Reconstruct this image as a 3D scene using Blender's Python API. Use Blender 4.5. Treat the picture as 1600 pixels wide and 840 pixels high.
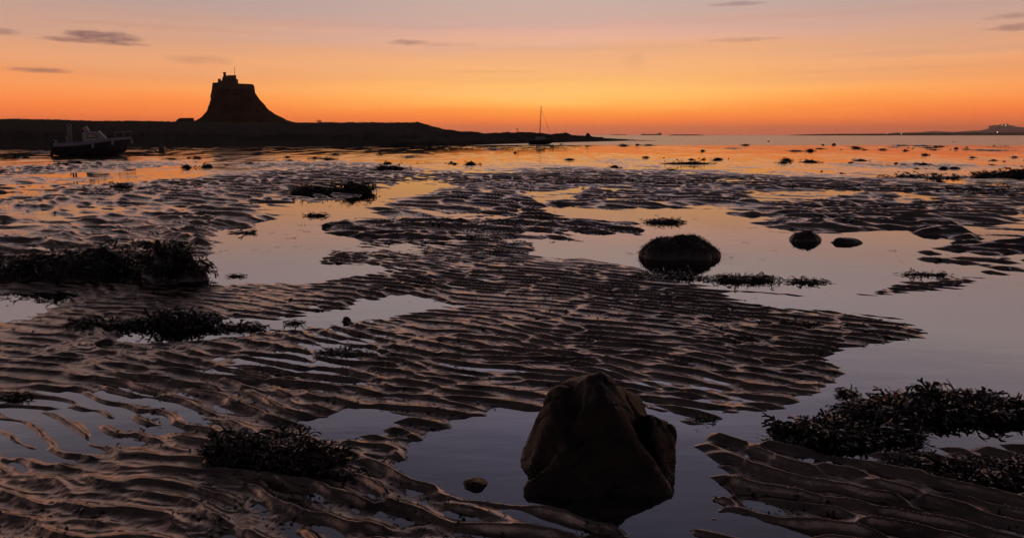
import bpy, bmesh, math, random
import numpy as np
from mathutils import Vector, Matrix, Euler

# ------------------------------------------------------------------ scene, camera, sky, exposure
for o in list(bpy.data.objects):
    bpy.data.objects.remove(o, do_unlink=True)
scene = bpy.context.scene
col = scene.collection
random.seed(7)
R = math.radians
CAMH = 1.6
FPX = 1067.0                      # focal length in photo pixels (photo is 1600 x 840, 24 mm lens)
PITCH = math.atan(209.0 / FPX)    # horizon lies 209 px above the centre

cam_d = bpy.data.cameras.new('camera')
cam = bpy.data.objects.new('camera', cam_d)
col.objects.link(cam)
cam.location = (0, 0, CAMH)
cam.rotation_euler = (math.pi / 2 - PITCH, 0, 0)
cam_d.sensor_width = 36
cam_d.lens = 24
cam_d.clip_start = 0.05
cam_d.clip_end = 60000
scene.camera = cam
scene.view_settings.view_transform = 'Standard'
try:
    scene.view_settings.look = 'None'
except Exception:
    pass
scene.view_settings.exposure = 0.22
scene.view_settings.gamma = 1
scene.view_settings.use_curve_mapping = False


def lin(c):
    out = []
    for v in c:
        v = v / 255.0
        out.append(v / 12.92 if v <= 0.04045 else ((v + 0.055) / 1.055) ** 2.4)
    return tuple(out) + (1.0,)


class NT:
    """small helper for node trees"""
    def __init__(s, tree):
        s.t = tree
        s.n = tree.nodes
        s.l = tree.links

    def new(s, typ, **kw):
        nd = s.n.new(typ)
        for k, v in kw.items():
            setattr(nd, k, v)
        return nd

    def put(s, sock, v):
        if isinstance(v, bpy.types.NodeSocket):
            s.l.new(v, sock)
        else:
            sock.default_value = v

    def math(s, op, a, b=None, c=None, clamp=False):
        nd = s.new('ShaderNodeMath', operation=op, use_clamp=clamp)
        s.put(nd.inputs[0], a)
        if b is not None:
            s.put(nd.inputs[1], b)
        if c is not None:
            s.put(nd.inputs[2], c)
        return nd.outputs[0]

    def mix(s, f, a, b):
        nd = s.new('ShaderNodeMix', data_type='RGBA')
        s.put(nd.inputs[0], f)
        s.put(nd.inputs[6], a)
        s.put(nd.inputs[7], b)
        return nd.outputs[2]

    def ramp(s, f, stops, interp='LINEAR'):
        nd = s.new('ShaderNodeValToRGB')
        cr = nd.color_ramp
        cr.interpolation = interp
        while len(cr.elements) < len(stops):
            cr.elements.new(0.5)
        for e, (p, c) in zip(cr.elements, stops):
            e.position = p
            e.color = c
        s.put(nd.inputs[0], f)
        return nd.outputs[0]


def build_world():
    w = bpy.data.worlds.new('World')
    scene.world = w
    w.use_nodes = True
    k = NT(w.node_tree)
    k.n.clear()
    tc = k.new('ShaderNodeTexCoord')
    sp = k.new('ShaderNodeSeparateXYZ')
    k.l.new(tc.outputs['Generated'], sp.inputs[0])
    x, y, z = sp.outputs
    el = k.math('MULTIPLY', k.math('ARCSINE', z), 180 / math.pi)
    az = k.math('MULTIPLY', k.math('ARCTAN2', x, y), 180 / math.pi)
    # the dusk glow sits just right of the middle; bands of thin cloud make its height uneven
    cv = k.new('ShaderNodeCombineXYZ')
    k.put(cv.inputs[0], k.math('MULTIPLY', az, 0.045))
    k.put(cv.inputs[1], k.math('MULTIPLY', el, 0.55))
    ns = k.new('ShaderNodeTexNoise')
    ns.inputs['Scale'].default_value = 1.0
    ns.inputs['Detail'].default_value = 4
    ns.inputs['Roughness'].default_value = 0.5
    k.l.new(cv.outputs[0], ns.inputs['Vector'])
    nv = k.math('SUBTRACT', ns.outputs[0], 0.5)
    fade = k.math('MULTIPLY', nv, k.math('MINIMUM', k.math('MAXIMUM', el, 0.0), 4.0))
    el2 = k.math('ADD', el, k.math('MULTIPLY', fade, 0.75))

    def E(ypx):
        return math.degrees(math.atan((420 - ypx) / FPX)) - math.degrees(PITCH)

    def stops(rows, high):
        out = []
        for ypx, c in rows:
            out.append(((E(ypx) + 2) / 92.0, lin(c)))
        out.sort(key=lambda q: q[0])
        for e, c in high:
            out.append(((e + 2) / 92.0, c))
        return out
    HI = [(13.0, (.42, .335, .335, 1)), (17.0, (.31, .26, .30, 1)), (21.0, (.20, .17, .225, 1)),
          (26.0, (.085, .078, .113, 1)), (33.0, (.034, .031, .046, 1)), (45.0, (.018, .016, .024, 1)), (90.0, (.012, .011, .015, 1))]
    HS = [(13.0, (.35, .275, .27, 1)), (17.0, (.22, .18, .20, 1)), (21.0, (.105, .09, .108, 1)),
          (26.0, (.042, .036, .044, 1)), (33.0, (.024, .021, .027, 1)), (45.0, (.016, .014, .019, 1)), (90.0, (.012, .011, .015, 1))]
    mid = [(0, (184, 160, 153)), (25, (190, 160, 147)), (42, (201, 158, 144)), (62, (213, 163, 140)), (85, (218, 161, 118)),
           (108, (228, 166, 112)), (128, (230, 168, 102)), (146, (240, 180, 100)), (160, (240, 172, 84)), (175, (243, 142, 56)),
           (190, (243, 122, 50)), (203, (216, 110, 64)), (211, (196, 102, 76))]
    side = [(0, (163, 142, 142)), (40, (176, 146, 135)), (75, (194, 145, 119)), (103, (214, 149, 107)), (125, (216, 139, 92)),
            (143, (228, 140, 82)), (162, (235, 130, 66)), (180, (229, 114, 56)), (196, (206, 98, 58)), (211, (190, 92, 66))]
    f = k.math('DIVIDE', k.math('ADD', el2, 2.0), 92.0, clamp=True)
    cm = k.ramp(f, stops(mid, HI), 'EASE' if False else 'LINEAR')
    cs = k.ramp(f, stops(side, HS))
    da = k.math('DIVIDE', k.math('SUBTRACT', az, 5.0), 24.0)
    g = k.math('EXPONENT', k.math('MULTIPLY', k.math('MULTIPLY', da, da), -1.0))
    c = k.mix(g, cs, cm)
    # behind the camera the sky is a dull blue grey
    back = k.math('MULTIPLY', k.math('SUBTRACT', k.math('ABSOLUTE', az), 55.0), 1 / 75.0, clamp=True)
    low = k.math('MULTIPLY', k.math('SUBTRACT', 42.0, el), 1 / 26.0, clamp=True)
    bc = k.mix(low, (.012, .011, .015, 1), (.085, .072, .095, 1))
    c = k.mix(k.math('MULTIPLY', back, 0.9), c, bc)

    # small dark cloud wisps low over the land
    clouds = [(160, 79, 46, 8, .85), (120, 85, 40, 3.5, .6), (182, 86, 44, 3.0, .55), (66, 127, 36, 3.5, .55), (312, 104, 44, 7, .22), (636, 68, 32, 4, .50),
              (690, 71, 60, 4, .16), (1150, 16, 36, 3.5, .42), (1160, 70, 50, 4, .25), (1588, 74, 34, 4.5, .6), (1580, 59, 30, 4, .35),
              (4, 80, 22, 4, .45), (200, 2, 46, 5, .3), (770, 112, 90, 3, .10), (990, 97, 20, 14, .10), (250, 60, 140, 4, .08), (1380, 120, 160, 4, .07), (430, 44, 280, 6, .06), (905, 76, 230, 6, .08), (1260, 38, 250, 5, .06), (1450, 100, 150, 5, .06)]
    cn = k.new('ShaderNodeTexNoise')
    cv2 = k.new('ShaderNodeCombineXYZ')
    k.put(cv2.inputs[0], k.math('MULTIPLY', az, 0.75))
    k.put(cv2.inputs[1], k.math('MULTIPLY', el, 3.4))
    cn.inputs['Scale'].default_value = 1.0
    cn.inputs['Detail'].default_value = 5
    cn.inputs['Roughness'].default_value = 0.6
    k.l.new(cv2.outputs[0], cn.inputs['Vector'])
    cnv = cn.outputs[0]
    total = None
    for (px, py, hw, hh, s) in clouds:
        a0 = math.degrees(math.atan2((px - 800), FPX * math.cos(PITCH) + (420 - py) * math.sin(PITCH)))
        e0 = E(py)
        sx = hw / FPX * 57.3
        sy = hh / FPX * 57.3
        dx = k.math('DIVIDE', k.math('SUBTRACT', az, a0), sx)
        dy = k.math('DIVIDE', k.math('SUBTRACT', el, e0), sy)
        r2 = k.math('ADD', k.math('MULTIPLY', dx, dx), k.math('MULTIPLY', dy, dy))
        m = k.math('SUBTRACT', 1.25, r2)
        m = k.math('ADD', m, k.math('MULTIPLY', k.math('SUBTRACT', cnv, 0.5), 2.6))
        m = k.math('MULTIPLY', m, 0.75, clamp=True)
        m = k.math('MULTIPLY', m, s)
        # keep it local
        m = k.math('MULTIPLY', m, k.math('SUBTRACT', 4.0, r2, clamp=True))
        total = m if total is None else k.math('MAXIMUM', total, m)
    c = k.mix(total, c, lin((104, 76, 80)))
    # the low sky is the brighter, as it is behind some kilometres of haze
    lift = k.math('ADD', 1.05, k.math('MULTIPLY', k.math('MULTIPLY', k.math('SUBTRACT', 9.0, el), 1 / 9.0, clamp=True), .16))
    vm = k.new('ShaderNodeVectorMath', operation='SCALE')
    k.l.new(c, vm.inputs[0])
    k.l.new(lift, vm.inputs['Scale'])
    c = vm.outputs[0]
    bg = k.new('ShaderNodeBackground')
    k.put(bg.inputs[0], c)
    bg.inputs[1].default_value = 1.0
    # physical twilight sky adds a faint even air light
    sky = k.new('ShaderNodeTexSky')
    sky.sky_type = 'NISHITA'
    sky.sun_disc = False
    sky.sun_elevation = R(-1.5)
    sky.sun_rotation = R(5.0)
    sky.dust_density = 4
    bg2 = k.new('ShaderNodeBackground')
    k.l.new(sky.outputs[0], bg2.inputs[0])
    bg2.inputs[1].default_value = 0.01
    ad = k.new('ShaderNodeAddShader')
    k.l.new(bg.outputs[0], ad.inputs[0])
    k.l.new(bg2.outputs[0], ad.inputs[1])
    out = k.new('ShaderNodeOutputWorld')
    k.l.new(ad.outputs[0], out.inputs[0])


build_world()

# ------------------------------------------------------------------ helpers


def ground(px, py, z=0.0):
    """point on the level z seen at photo pixel (px, py)"""
    v = (px - 800, FPX * math.cos(PITCH) + (420 - py) * math.sin(PITCH), -FPX * math.sin(PITCH) + (420 - py) * math.cos(PITCH))
    t = (z - CAMH) / v[2]
    return Vector((v[0] * t, v[1] * t, z))


def at(px, py, Y):
    """point at forward distance Y along the sight line of a photo pixel"""
    v = (px - 800, FPX * math.cos(PITCH) + (420 - py) * math.sin(PITCH), -FPX * math.sin(PITCH) + (420 - py) * math.cos(PITCH))
    t = Y / v[1]
    return Vector((v[0] * t, Y, CAMH + v[2] * t))


def project(X, Y, Z):
    """world arrays to photo pixels"""
    dz = Z - CAMH
    f = Y * math.cos(PITCH) - dz * math.sin(PITCH)
    u = Y * math.sin(PITCH) + dz * math.cos(PITCH)
    f = np.maximum(f, 1e-3)
    return 800 + FPX * X / f, 420 - FPX * u / f


_perm = np.random.RandomState(3).permutation(4096).astype(np.int64)
_gang = np.random.RandomState(5).rand(4096) * 2 * np.pi
_gx, _gy = np.cos(_gang), np.sin(_gang)


def noise2(x, y, seed=0):
    xi = np.floor(x).astype(np.int64)
    yi = np.floor(y).astype(np.int64)
    xf = x - xi
    yf = y - yi
    u = xf * xf * xf * (xf * (xf * 6 - 15) + 10)
    v = yf * yf * yf * (yf * (yf * 6 - 15) + 10)

    def g(ix, iy, dx, dy):
        h = _perm[(_perm[(ix + seed * 131) & 4095] + iy) & 4095]
        return _gx[h] * dx + _gy[h] * dy
    a = g(xi, yi, xf, yf)
    b = g(xi + 1, yi, xf - 1, yf)
    c = g(xi, yi + 1, xf, yf - 1)
    d = g(xi + 1, yi + 1, xf - 1, yf - 1)
    return 1.5 * ((a * (1 - u) + b * u) * (1 - v) + (c * (1 - u) + d * u) * v)


def sstep(a, b, x):
    t = np.clip((x - a) / (b - a), 0, 1)
    return t * t * (3 - 2 * t)


def mesh_np(name, verts, faces, mat=None, smooth=True, parent=None):
    verts = np.asarray(verts, dtype=np.float32).reshape(-1, 3)
    faces = np.asarray(faces, dtype=np.int32)
    me = bpy.data.meshes.new(name)
    me.vertices.add(len(verts))
    me.vertices.foreach_set('co', verts.ravel())
    n, q = faces.shape
    me.loops.add(n * q)
    me.loops.foreach_set('vertex_index', faces.ravel())
    me.polygons.add(n)
    me.polygons.foreach_set('loop_start', np.arange(0, n * q, q, dtype=np.int32))
    me.polygons.foreach_set('loop_total', np.full(n, q, dtype=np.int32))
    me.polygons.foreach_set('use_smooth', np.full(n, smooth, dtype=bool))
    me.update(calc_edges=True)
    me.validate()
    return link(name, me, mat, parent)


def link(name, me, mat=None, parent=None):
    o = bpy.data.objects.new(name, me)
    col.objects.link(o)
    if mat:
        me.materials.append(mat)
    if parent:
        o.parent = parent
    return o


def obj(name, bm, mat=None, parent=None, smooth=False):
    me = bpy.data.meshes.new(name)
    bmesh.ops.recalc_face_normals(bm, faces=bm.faces)
    bm.to_mesh(me)
    bm.free()
    if smooth:
        for p in me.polygons:
            p.use_smooth = True
    return link(name, me, mat, parent)


def tag(o, label, cat, group=None):
    o['label'] = label
    o['category'] = cat
    if group:
        o['group'] = group
    return o


def empty(name, loc, label, cat, group=None, rz=0):
    o = bpy.data.objects.new(name, None)
    col.objects.link(o)
    o.location = loc
    o.rotation_euler.z = rz
    o.empty_display_size = 0.3
    return tag(o, label, cat, group)


def struct(o, kind='structure'):
    o['kind'] = kind
    return o


def grid_faces(nr, nc, wrap=False):
    i = np.arange(nr - 1)[:, None]
    j = np.arange(nc if wrap else nc - 1)[None, :]
    j2 = (j + 1) % nc
    a = i * nc + j
    b = i * nc + j2
    c = (i + 1) * nc + j2
    d = (i + 1) * nc + j
    return np.stack([a, b, c, d], -1).reshape(-1, 4)


def add_box(bm, lo, hi, top=None):
    """box between two corners; top=(sx,sy) shrinks the upper face"""
    x0, y0, z0 = lo
    x1, y1, z1 = hi
    cx, cy = (x0 + x1) / 2, (y0 + y1) / 2
    tx, ty = top or (1, 1)
    vs = [bm.verts.new(p) for p in [(x0, y0, z0), (x1, y0, z0), (x1, y1, z0), (x0, y1, z0)]]
    vs += [bm.verts.new((cx + (p[0] - cx) * tx, cy + (p[1] - cy) * ty, z1)) for p in [(x0, y0), (x1, y0), (x1, y1), (x0, y1)]]
    for f in [(3, 2, 1, 0), (4, 5, 6, 7), (0, 1, 5, 4), (1, 2, 6, 5), (2, 3, 7, 6), (3, 0, 4, 7)]:
        bm.faces.new([vs[i] for i in f])


def add_tube(bm, pts, r, seg=8, r_end=None):
    """round bar through a list of points"""
    pts = [Vector(p) for p in pts]
    rings = []
    n = len(pts)
    for i, p in enumerate(pts):
        d = (pts[min(i + 1, n - 1)] - pts[max(i - 1, 0)]).normalized()
        up = Vector((0, 0, 1)) if abs(d.z) < .9 else Vector((1, 0, 0))
        s = d.cross(up).normalized()
        t = d.cross(s).normalized()
        rr = r if r_end is None else r + (r_end - r) * i / max(1, n - 1)
        rings.append([bm.verts.new(p + s * rr * math.cos(2 * math.pi * k / seg) + t * rr * math.sin(2 * math.pi * k / seg)) for k in range(seg)])
    for a, b in zip(rings[:-1], rings[1:]):
        for k in range(seg):
            bm.faces.new([a[k], a[(k + 1) % seg], b[(k + 1) % seg], b[k]])
    bm.faces.new(rings[0][::-1])
    bm.faces.new(rings[-1])


# ------------------------------------------------------------------ materials


def principled(name, base, rough=.5, spec=.5, ior=1.45, metal=0.0, noise=None, bump=None, emit=None, coat=0.0):
    """noise=(scale, second colour, contrast)   bump=(scale, distance, strength)"""
    m = bpy.data.materials.new(name)
    m.use_nodes = True
    k = NT(m.node_tree)
    b = k.n['Principled BSDF']
    base = tuple(base) + (1,) if len(base) == 3 else base
    b.inputs['Base Color'].default_value = base
    b.inputs['Roughness'].default_value = rough
    b.inputs['Specular IOR Level'].default_value = spec
    b.inputs['IOR'].default_value = ior
    b.inputs['Metallic'].default_value = metal
    b.inputs['Coat Weight'].default_value = coat
    b.inputs['Coat Roughness'].default_value = .12
    tc = k.new('ShaderNodeTexCoord')
    if noise:
        ns = k.new('ShaderNodeTexNoise')
        ns.inputs['Scale'].default_value = noise[0]
        ns.inputs['Detail'].default_value = 6
        k.l.new(tc.outputs['Object'], ns.inputs['Vector'])
        c = k.ramp(ns.outputs[0], [(.5 - noise[2], base), (.5 + noise[2], tuple(noise[1]) + (1,))])
        k.l.new(c, b.inputs['Base Color'])
    if bump:
        nb = k.new('ShaderNodeTexNoise')
        nb.inputs['Scale'].default_value = bump[0]
        nb.inputs['Detail'].default_value = 6
        nb.inputs['Roughness'].default_value = .6
        k.l.new(tc.outputs['Object'], nb.inputs['Vector'])
        bp = k.new('ShaderNodeBump')
        bp.inputs['Distance'].default_value = bump[1]
        bp.inputs['Strength'].default_value = bump[2]
        k.l.new(nb.outputs[0], bp.inputs['Height'])
        k.l.new(bp.outputs[0], b.inputs['Normal'])
    if emit:
        b.inputs['Emission Color'].default_value = tuple(emit[0]) + (1,)
        b.inputs['Emission Strength'].default_value = emit[1]
    return m


def wet_sand():
    m = bpy.data.materials.new('wet_sand')
    m.use_nodes = True
    k = NT(m.node_tree)
    b = k.n['Principled BSDF']
    tc = k.new('ShaderNodeTexCoord')
    P = tc.outputs['Object']

    def noise(scale, detail=6, rough=.55):
        n = k.new('ShaderNodeTexNoise')
        n.inputs['Scale'].default_value = scale
        n.inputs['Detail'].default_value = detail
        n.inputs['Roughness'].default_value = rough
        k.l.new(P, n.inputs['Vector'])
        return n.outputs[0]
    n1 = noise(.9, 8)
    n2 = noise(35, 5)
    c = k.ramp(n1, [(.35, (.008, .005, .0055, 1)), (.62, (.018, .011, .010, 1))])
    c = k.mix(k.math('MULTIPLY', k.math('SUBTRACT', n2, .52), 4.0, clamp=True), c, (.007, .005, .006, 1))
    k.l.new(c, b.inputs['Base Color'])
    rr = k.ramp(noise(5, 5), [(.35, (.06, .06, .06, 1)), (.65, (.16, .16, .16, 1))])
    k.l.new(rr, b.inputs['Roughness'])
    b.inputs['IOR'].default_value = 2.9
    # orange afterglow put into the reflection tint, broken by matt litter and pepper-sized debris
    b.inputs['Specular Tint'].default_value = (1.0, .66, .46, 1)
    fine = k.ramp(noise(85, 4, .6), [(.36, (.72, .72, .72, 1)), (.52, (1, 1, 1, 1))])
    patch = k.ramp(noise(2.6, 7, .62), [(.36, (.42, .42, .42, 1)), (.54, (1, 1, 1, 1))])
    wide = k.ramp(noise(.32, 4, .5), [(.38, (.58, .58, .58, 1)), (.60, (1, 1, 1, 1))])
    patch = k.math('MULTIPLY', patch, wide)
    k.l.new(k.math('MULTIPLY', k.math('MULTIPLY', fine, patch), 1.0), b.inputs['Specular IOR Level'])
    # grain, worm casts and fine debris; coarser bumps take over with distance from the shore camera is not needed
    b1 = k.new('ShaderNodeBump')
    b1.inputs['Strength'].default_value = .7
    b1.inputs['Distance'].default_value = .0035
    k.l.new(noise(55, 6, .65), b1.inputs['Height'])
    b2 = k.new('ShaderNodeBump')
    b2.inputs['Strength'].default_value = .6
    b2.inputs['Distance'].default_value = .009
    k.l.new(noise(9, 5, .6), b2.inputs['Height'])
    k.l.new(b2.outputs[0], b1.inputs['Normal'])
    k.l.new(b1.outputs[0], b.inputs['Normal'])
    # thin smooth film of water over the grains, missing on the drier litter
    k.l.new(k.math('MULTIPLY', k.math('MULTIPLY', patch, fine), .62), b.inputs['Coat Weight'])
    b.inputs['Coat Roughness'].default_value = .06
    b.inputs['Coat IOR'].default_value = 2.45
    b3 = k.new('ShaderNodeBump')
    b3.inputs['Strength'].default_value = .5
    b3.inputs['Distance'].default_value = .0028
    k.l.new(noise(40, 5, .65), b3.inputs['Height'])
    k.l.new(b3.outputs[0], b.inputs['Coat Normal'])
    return m


def water_mat(name, f0_ior, rough, bump, base=(.010, .008, .011), level=.5):
    m = bpy.data.materials.new(name)
    m.use_nodes = True
    k = NT(m.node_tree)
    b = k.n['Principled BSDF']
    b.inputs['Base Color'].default_value = tuple(base) + (1,)
    b.inputs['Roughness'].default_value = rough
    b.inputs['IOR'].default_value = f0_ior
    b.inputs['Specular IOR Level'].default_value = level
    tc = k.new('ShaderNodeTexCoord')
    mp = k.new('ShaderNodeMapping')
    mp.inputs['Scale'].default_value = bump[0]
    mp.inputs['Rotation'].default_value = (0, 0, R(bump[3]))
    k.l.new(tc.outputs['Object'], mp.inputs[0])
    n = k.new('ShaderNodeTexNoise')
    n.inputs['Scale'].default_value = 1
    n.inputs['Detail'].default_value = 4
    k.l.new(mp.outputs[0], n.inputs['Vector'])
    bp = k.new('ShaderNodeBump')
    bp.inputs['Distance'].default_value = bump[1]
    bp.inputs['Strength'].default_value = bump[2]
    k.l.new(n.outputs[0], bp.inputs['Height'])
    k.l.new(bp.outputs[0], b.inputs['Normal'])
    return m


M = {}
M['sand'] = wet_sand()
M['pool'] = water_mat('pool_water', 3.1, .015, ((1.2, 4.0, 1), .012, .15, 28), level=1.0)
M['sea'] = water_mat('sea_water', 1.6, .22, ((.25, .6, 1), .35, .55, 0), (.05, .042, .05))
M['rock'] = principled('wet_rock', (.005, .003, .0022), .38, .34, 1.45, noise=(9, (.032, .017, .010), .16), bump=(38, .014, .6))


def rock_detail(m):
    k = NT(m.node_tree)
    b = k.n['Principled BSDF']
    tc = k.new('ShaderNodeTexCoord')
    old = b.inputs['Normal'].links[0].from_socket
    v = k.new('ShaderNodeTexVoronoi')
    v.inputs['Scale'].default_value = 95
    k.l.new(tc.outputs['Object'], v.inputs['Vector'])
    sp = k.new('ShaderNodeSeparateXYZ')
    k.l.new(tc.outputs['Object'], sp.inputs[0])
    low = k.math('MULTIPLY', k.math('SUBTRACT', .17, sp.outputs[2]), 9.0, clamp=True)
    n = k.new('ShaderNodeTexNoise')
    n.inputs['Scale'].default_value = 11
    n.inputs['Detail'].default_value = 8
    n.inputs['Roughness'].default_value = .7
    k.l.new(tc.outputs['Object'], n.inputs['Vector'])
    h = k.math('ADD', k.math('MULTIPLY', n.outputs[0], 1.0), k.math('MULTIPLY', k.math('MULTIPLY', v.outputs[0], low), .35))
    bp = k.new('ShaderNodeBump')
    bp.inputs['Distance'].default_value = .035
    bp.inputs['Strength'].default_value = .55
    k.l.new(h, bp.inputs['Height'])
    k.l.new(old, bp.inputs['Normal'])
    k.l.new(bp.outputs[0], b.inputs['Normal'])
    r = k.math('SUBTRACT', .44, k.math('MULTIPLY', low, .22))
    r = k.math('ADD', r, k.math('MULTIPLY', k.math('SUBTRACT', n.outputs[0], .5), .35))
    k.l.new(r, b.inputs['Roughness'])


rock_detail(M['rock'])
M['stone'] = principled('dark_stone', (.02, .015, .013), .38, .5, 1.5, noise=(14, (.05, .036, .03), .2), bump=(40, .006, .6))
M['weed'] = principled('bladderwrack', (.012, .0075, .0035), .27, .5, 1.5, noise=(9, (.032, .017, .006), .2), coat=.3)
M['weedbase'] = principled('weed_mat', (.008, .006, .004), .6, .3, 1.45, noise=(20, (.02, .012, .006), .2), bump=(45, .02, .9))
M['land'] = principled('dark_turf_and_shingle', (.010, .005, .004), .9, .15, 1.4, noise=(.35, (.024, .012, .009), .2), bump=(1.6, .3, .8))
M['crag'] = principled('basalt_crag', (.05, .027, .016), .9, .15, 1.4, noise=(.18, (.10, .055, .032), .2), bump=(.6, .6, .9))
M['castle'] = principled('castle_stone', (.11, .062, .040), .9, .15, 1.4, noise=(.9, (.17, .10, .065), .2), bump=(2.2, .12, .7))
M['slate'] = principled('roof_slate', (.07, .05, .045), .8, .2, 1.4, bump=(3, .05, .5))
M['grass'] = principled('dry_grass', (.05, .032, .014), .9, .1, 1.4, noise=(2, (.08, .05, .02), .2))
M['far'] = principled('far_coast', (.022, .016, .016), .95, .05, 1.4, noise=(.004, (.05, .034, .03), .2))
M['hull'] = principled('dark_hull_paint', (.016, .014, .020), .55, .3, 1.45, noise=(3, (.03, .024, .026), .2))
M['white'] = principled('weathered_white_gelcoat', (.40, .39, .43), .45, .4, 1.45, noise=(4, (.30, .29, .32), .2))
M['deck'] = principled('grey_deck_paint', (.28, .26, .31), .5, .4, 1.45, noise=(4, (.2, .19, .22), .2))
M['bright'] = principled('glint_white', (.85, .83, .82), .3, .6, 1.5)  # near-white colour stands in for light glinting off windscreen and hatch
M['metal'] = principled('bare_metal', (.75, .74, .76), .28, .5, 1.45, metal=.9)
M['dark'] = principled('black_plastic', (.02, .018, .02), .45, .4, 1.45)
M['fender'] = principled('grey_fender_vinyl', (.30, .27, .28), .5, .4, 1.45)
M['lamp'] = principled('lit_lamp', (.9, .8, .6), .5, .3, 1.45, emit=((1.0, .74, .38), 3.0))
M['lampw'] = principled('lit_white_lamp', (.9, .9, .9), .5, .3, 1.45, emit=((1.0, .95, .85), 8.0))


def glass_mat():
    m = bpy.data.materials.new('cabin_glass')
    m.use_nodes = True
    k = NT(m.node_tree)
    b = k.n['Principled BSDF']
    b.inputs['Base Color'].default_value = (.6, .46, .34, 1)  # tan glow caught by the panes is put into this colour
    b.inputs['Roughness'].default_value = .12
    b.inputs['Transmission Weight'].default_value = .25
    b.inputs['IOR'].default_value = 1.12
    return m


M['glass'] = glass_mat()

# ------------------------------------------------------------------ the tidal flats
# outlines of the pools, as they lie on the flats
POOLS = [
    # (polygon, soft edge, depth, strength)
    ([(385, 326), (450, 318), (500, 309), (590, 296), (640, 283), (705, 284), (722, 293), (655, 309), (585, 326), (605, 342), (520, 352), (515, 362),
      (560, 372), (590, 386), (500, 400), (505, 412), (590, 420), (500, 436), (400, 438), (300, 440), (290, 425), (310, 400), (335, 384), (310, 364), (395, 352), (420, 338)], 14, .05, 1.0),
    ([(842, 326), (930, 323), (1010, 325), (1100, 323), (1200, 333), (1225, 340), (1210, 352), (1300, 360), (1420, 352), (1480, 368), (1510, 378), (1450, 392), (1440, 405),
      (1530, 420), (1500, 434), (1400, 446), (1365, 458), (1270, 461), (1180, 448), (1130, 446), (1030, 436), (985, 420), (900, 407), (828, 400), (835, 380), (930, 370), (1005, 362), (985, 352), (900, 344)], 14, .06, 1.0),
    ([(1370, 460), (1450, 452), (1530, 448), (1620, 430), (1680, 430), (1700, 600), (1700, 690), (1560, 696), (1440, 706), (1330, 706), (1240, 690), (1180, 684), (1120, 672),
      (1075, 690), (1110, 735), (1125, 790), (1085, 845), (1060, 900), (990, 880), (960, 820), (860, 800), (800, 792), (720, 772), (650, 752), (625, 730), (650, 690), (740, 652),
      (840, 645), (1000, 634), (1075, 662), (1210, 646), (1290, 612), (1330, 580), (1300, 560), (1360, 540), (1450, 528), (1450, 512), (1400, 492), (1180, 470), (1150, 462), (1250, 466)], 22, .035, 1.0),
    ([(550, 466), (640, 457), (725, 478), (640, 492), (600, 502), (500, 513), (420, 521), (330, 528), (190, 531), (190, 512), (320, 503), (470, 494), (545, 481)], 14, .03, .9),
    ([(-60, 468), (60, 452), (130, 458), (90, 488), (60, 508), (-60, 522)], 16, .03, .42),
    ([(-80, 650), (60, 622), (180, 612), (310, 622), (410, 648), (330, 672), (270, 690), (180, 704), (60, 716), (-80, 728)], 26, .03, .30),
    ([(40, 290), (130, 268), (330, 270), (300, 279), (200, 285), (80, 300), (0, 306)], 7, .05, .55),
    ([(-40, 352), (90, 330), (130, 318), (385, 311), (300, 324), (180, 334), (60, 362), (-40, 366)], 7, .05, .55),
    ([(1150, 300), (1260, 294), (1350, 300), (1290, 314), (1190, 318)], 6, .04, .7),
    ([(820, 300), (920, 290), (900, 312), (840, 318)], 6, .04, .7),
    ([(1500, 350), (1640, 338), (1640, 372), (1530, 380)], 8, .04, .85),
    ([(1560, 395), (1680, 385), (1680, 412), (1580, 410)], 8, .04, .8),
    ([(440, 660), (560, 640), (640, 652), (600, 676), (520, 690)], 14, .02, .55),
    ([(980, 840), (1180, 780), (1300, 840), (1200, 920), (980, 920)], 26, .02, .5),
    ([(660, 330), (760, 338), (760, 346), (680, 344)], 5, .03, .7),
]


ISLES = [(1262, 349, 58, 6), (1345, 347, 52, 9), (1165, 333, 24, 3.5), (1455, 362, 22, 4)]


def poly_sd(px, py, poly):
    """signed distance (inside positive) with heights stretched so that edges soften evenly on the ground"""
    SY = 2.2
    P = np.array(poly, float)
    P[:, 1] *= SY
    qy = py * SY
    d2 = np.full(px.shape, 1e18)
    inside = np.zeros(px.shape, bool)
    n = len(P)
    for i in range(n):
        ax, ay = P[i]
        bx, by = P[(i + 1) % n]
        ex, ey = bx - ax, by - ay
        t = np.clip(((px - ax) * ex + (qy - ay) * ey) / (ex * ex + ey * ey + 1e-9), 0, 1)
        d2 = np.minimum(d2, (px - ax - t * ex) ** 2 + (qy - ay - t * ey) ** 2)
        c = ((ay > qy) != (by > qy))
        with np.errstate(divide='ignore', invalid='ignore'):
            xx = ex * (qy - ay) / (by - ay if by != ay else 1e-9) + ax
        inside ^= (c & (px < xx))
    return np.where(inside, 1, -1) * np.sqrt(d2)


RIPDIR = R(-24)       # direction in which the ripple crests run
_rs = np.random.RandomState(21)


def ripple_bank(lam, spread_dir, spread_len, n):
    out = []
    for i in range(n):
        a = RIPDIR + math.pi / 2 + _rs.normal(0, spread_dir)
        L = lam * math.exp(_rs.normal(0, spread_len))
        out.append((math.cos(a) * 2 * math.pi / L, math.sin(a) * 2 * math.pi / L, _rs.rand() * 2 * math.pi))
    return out


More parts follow.
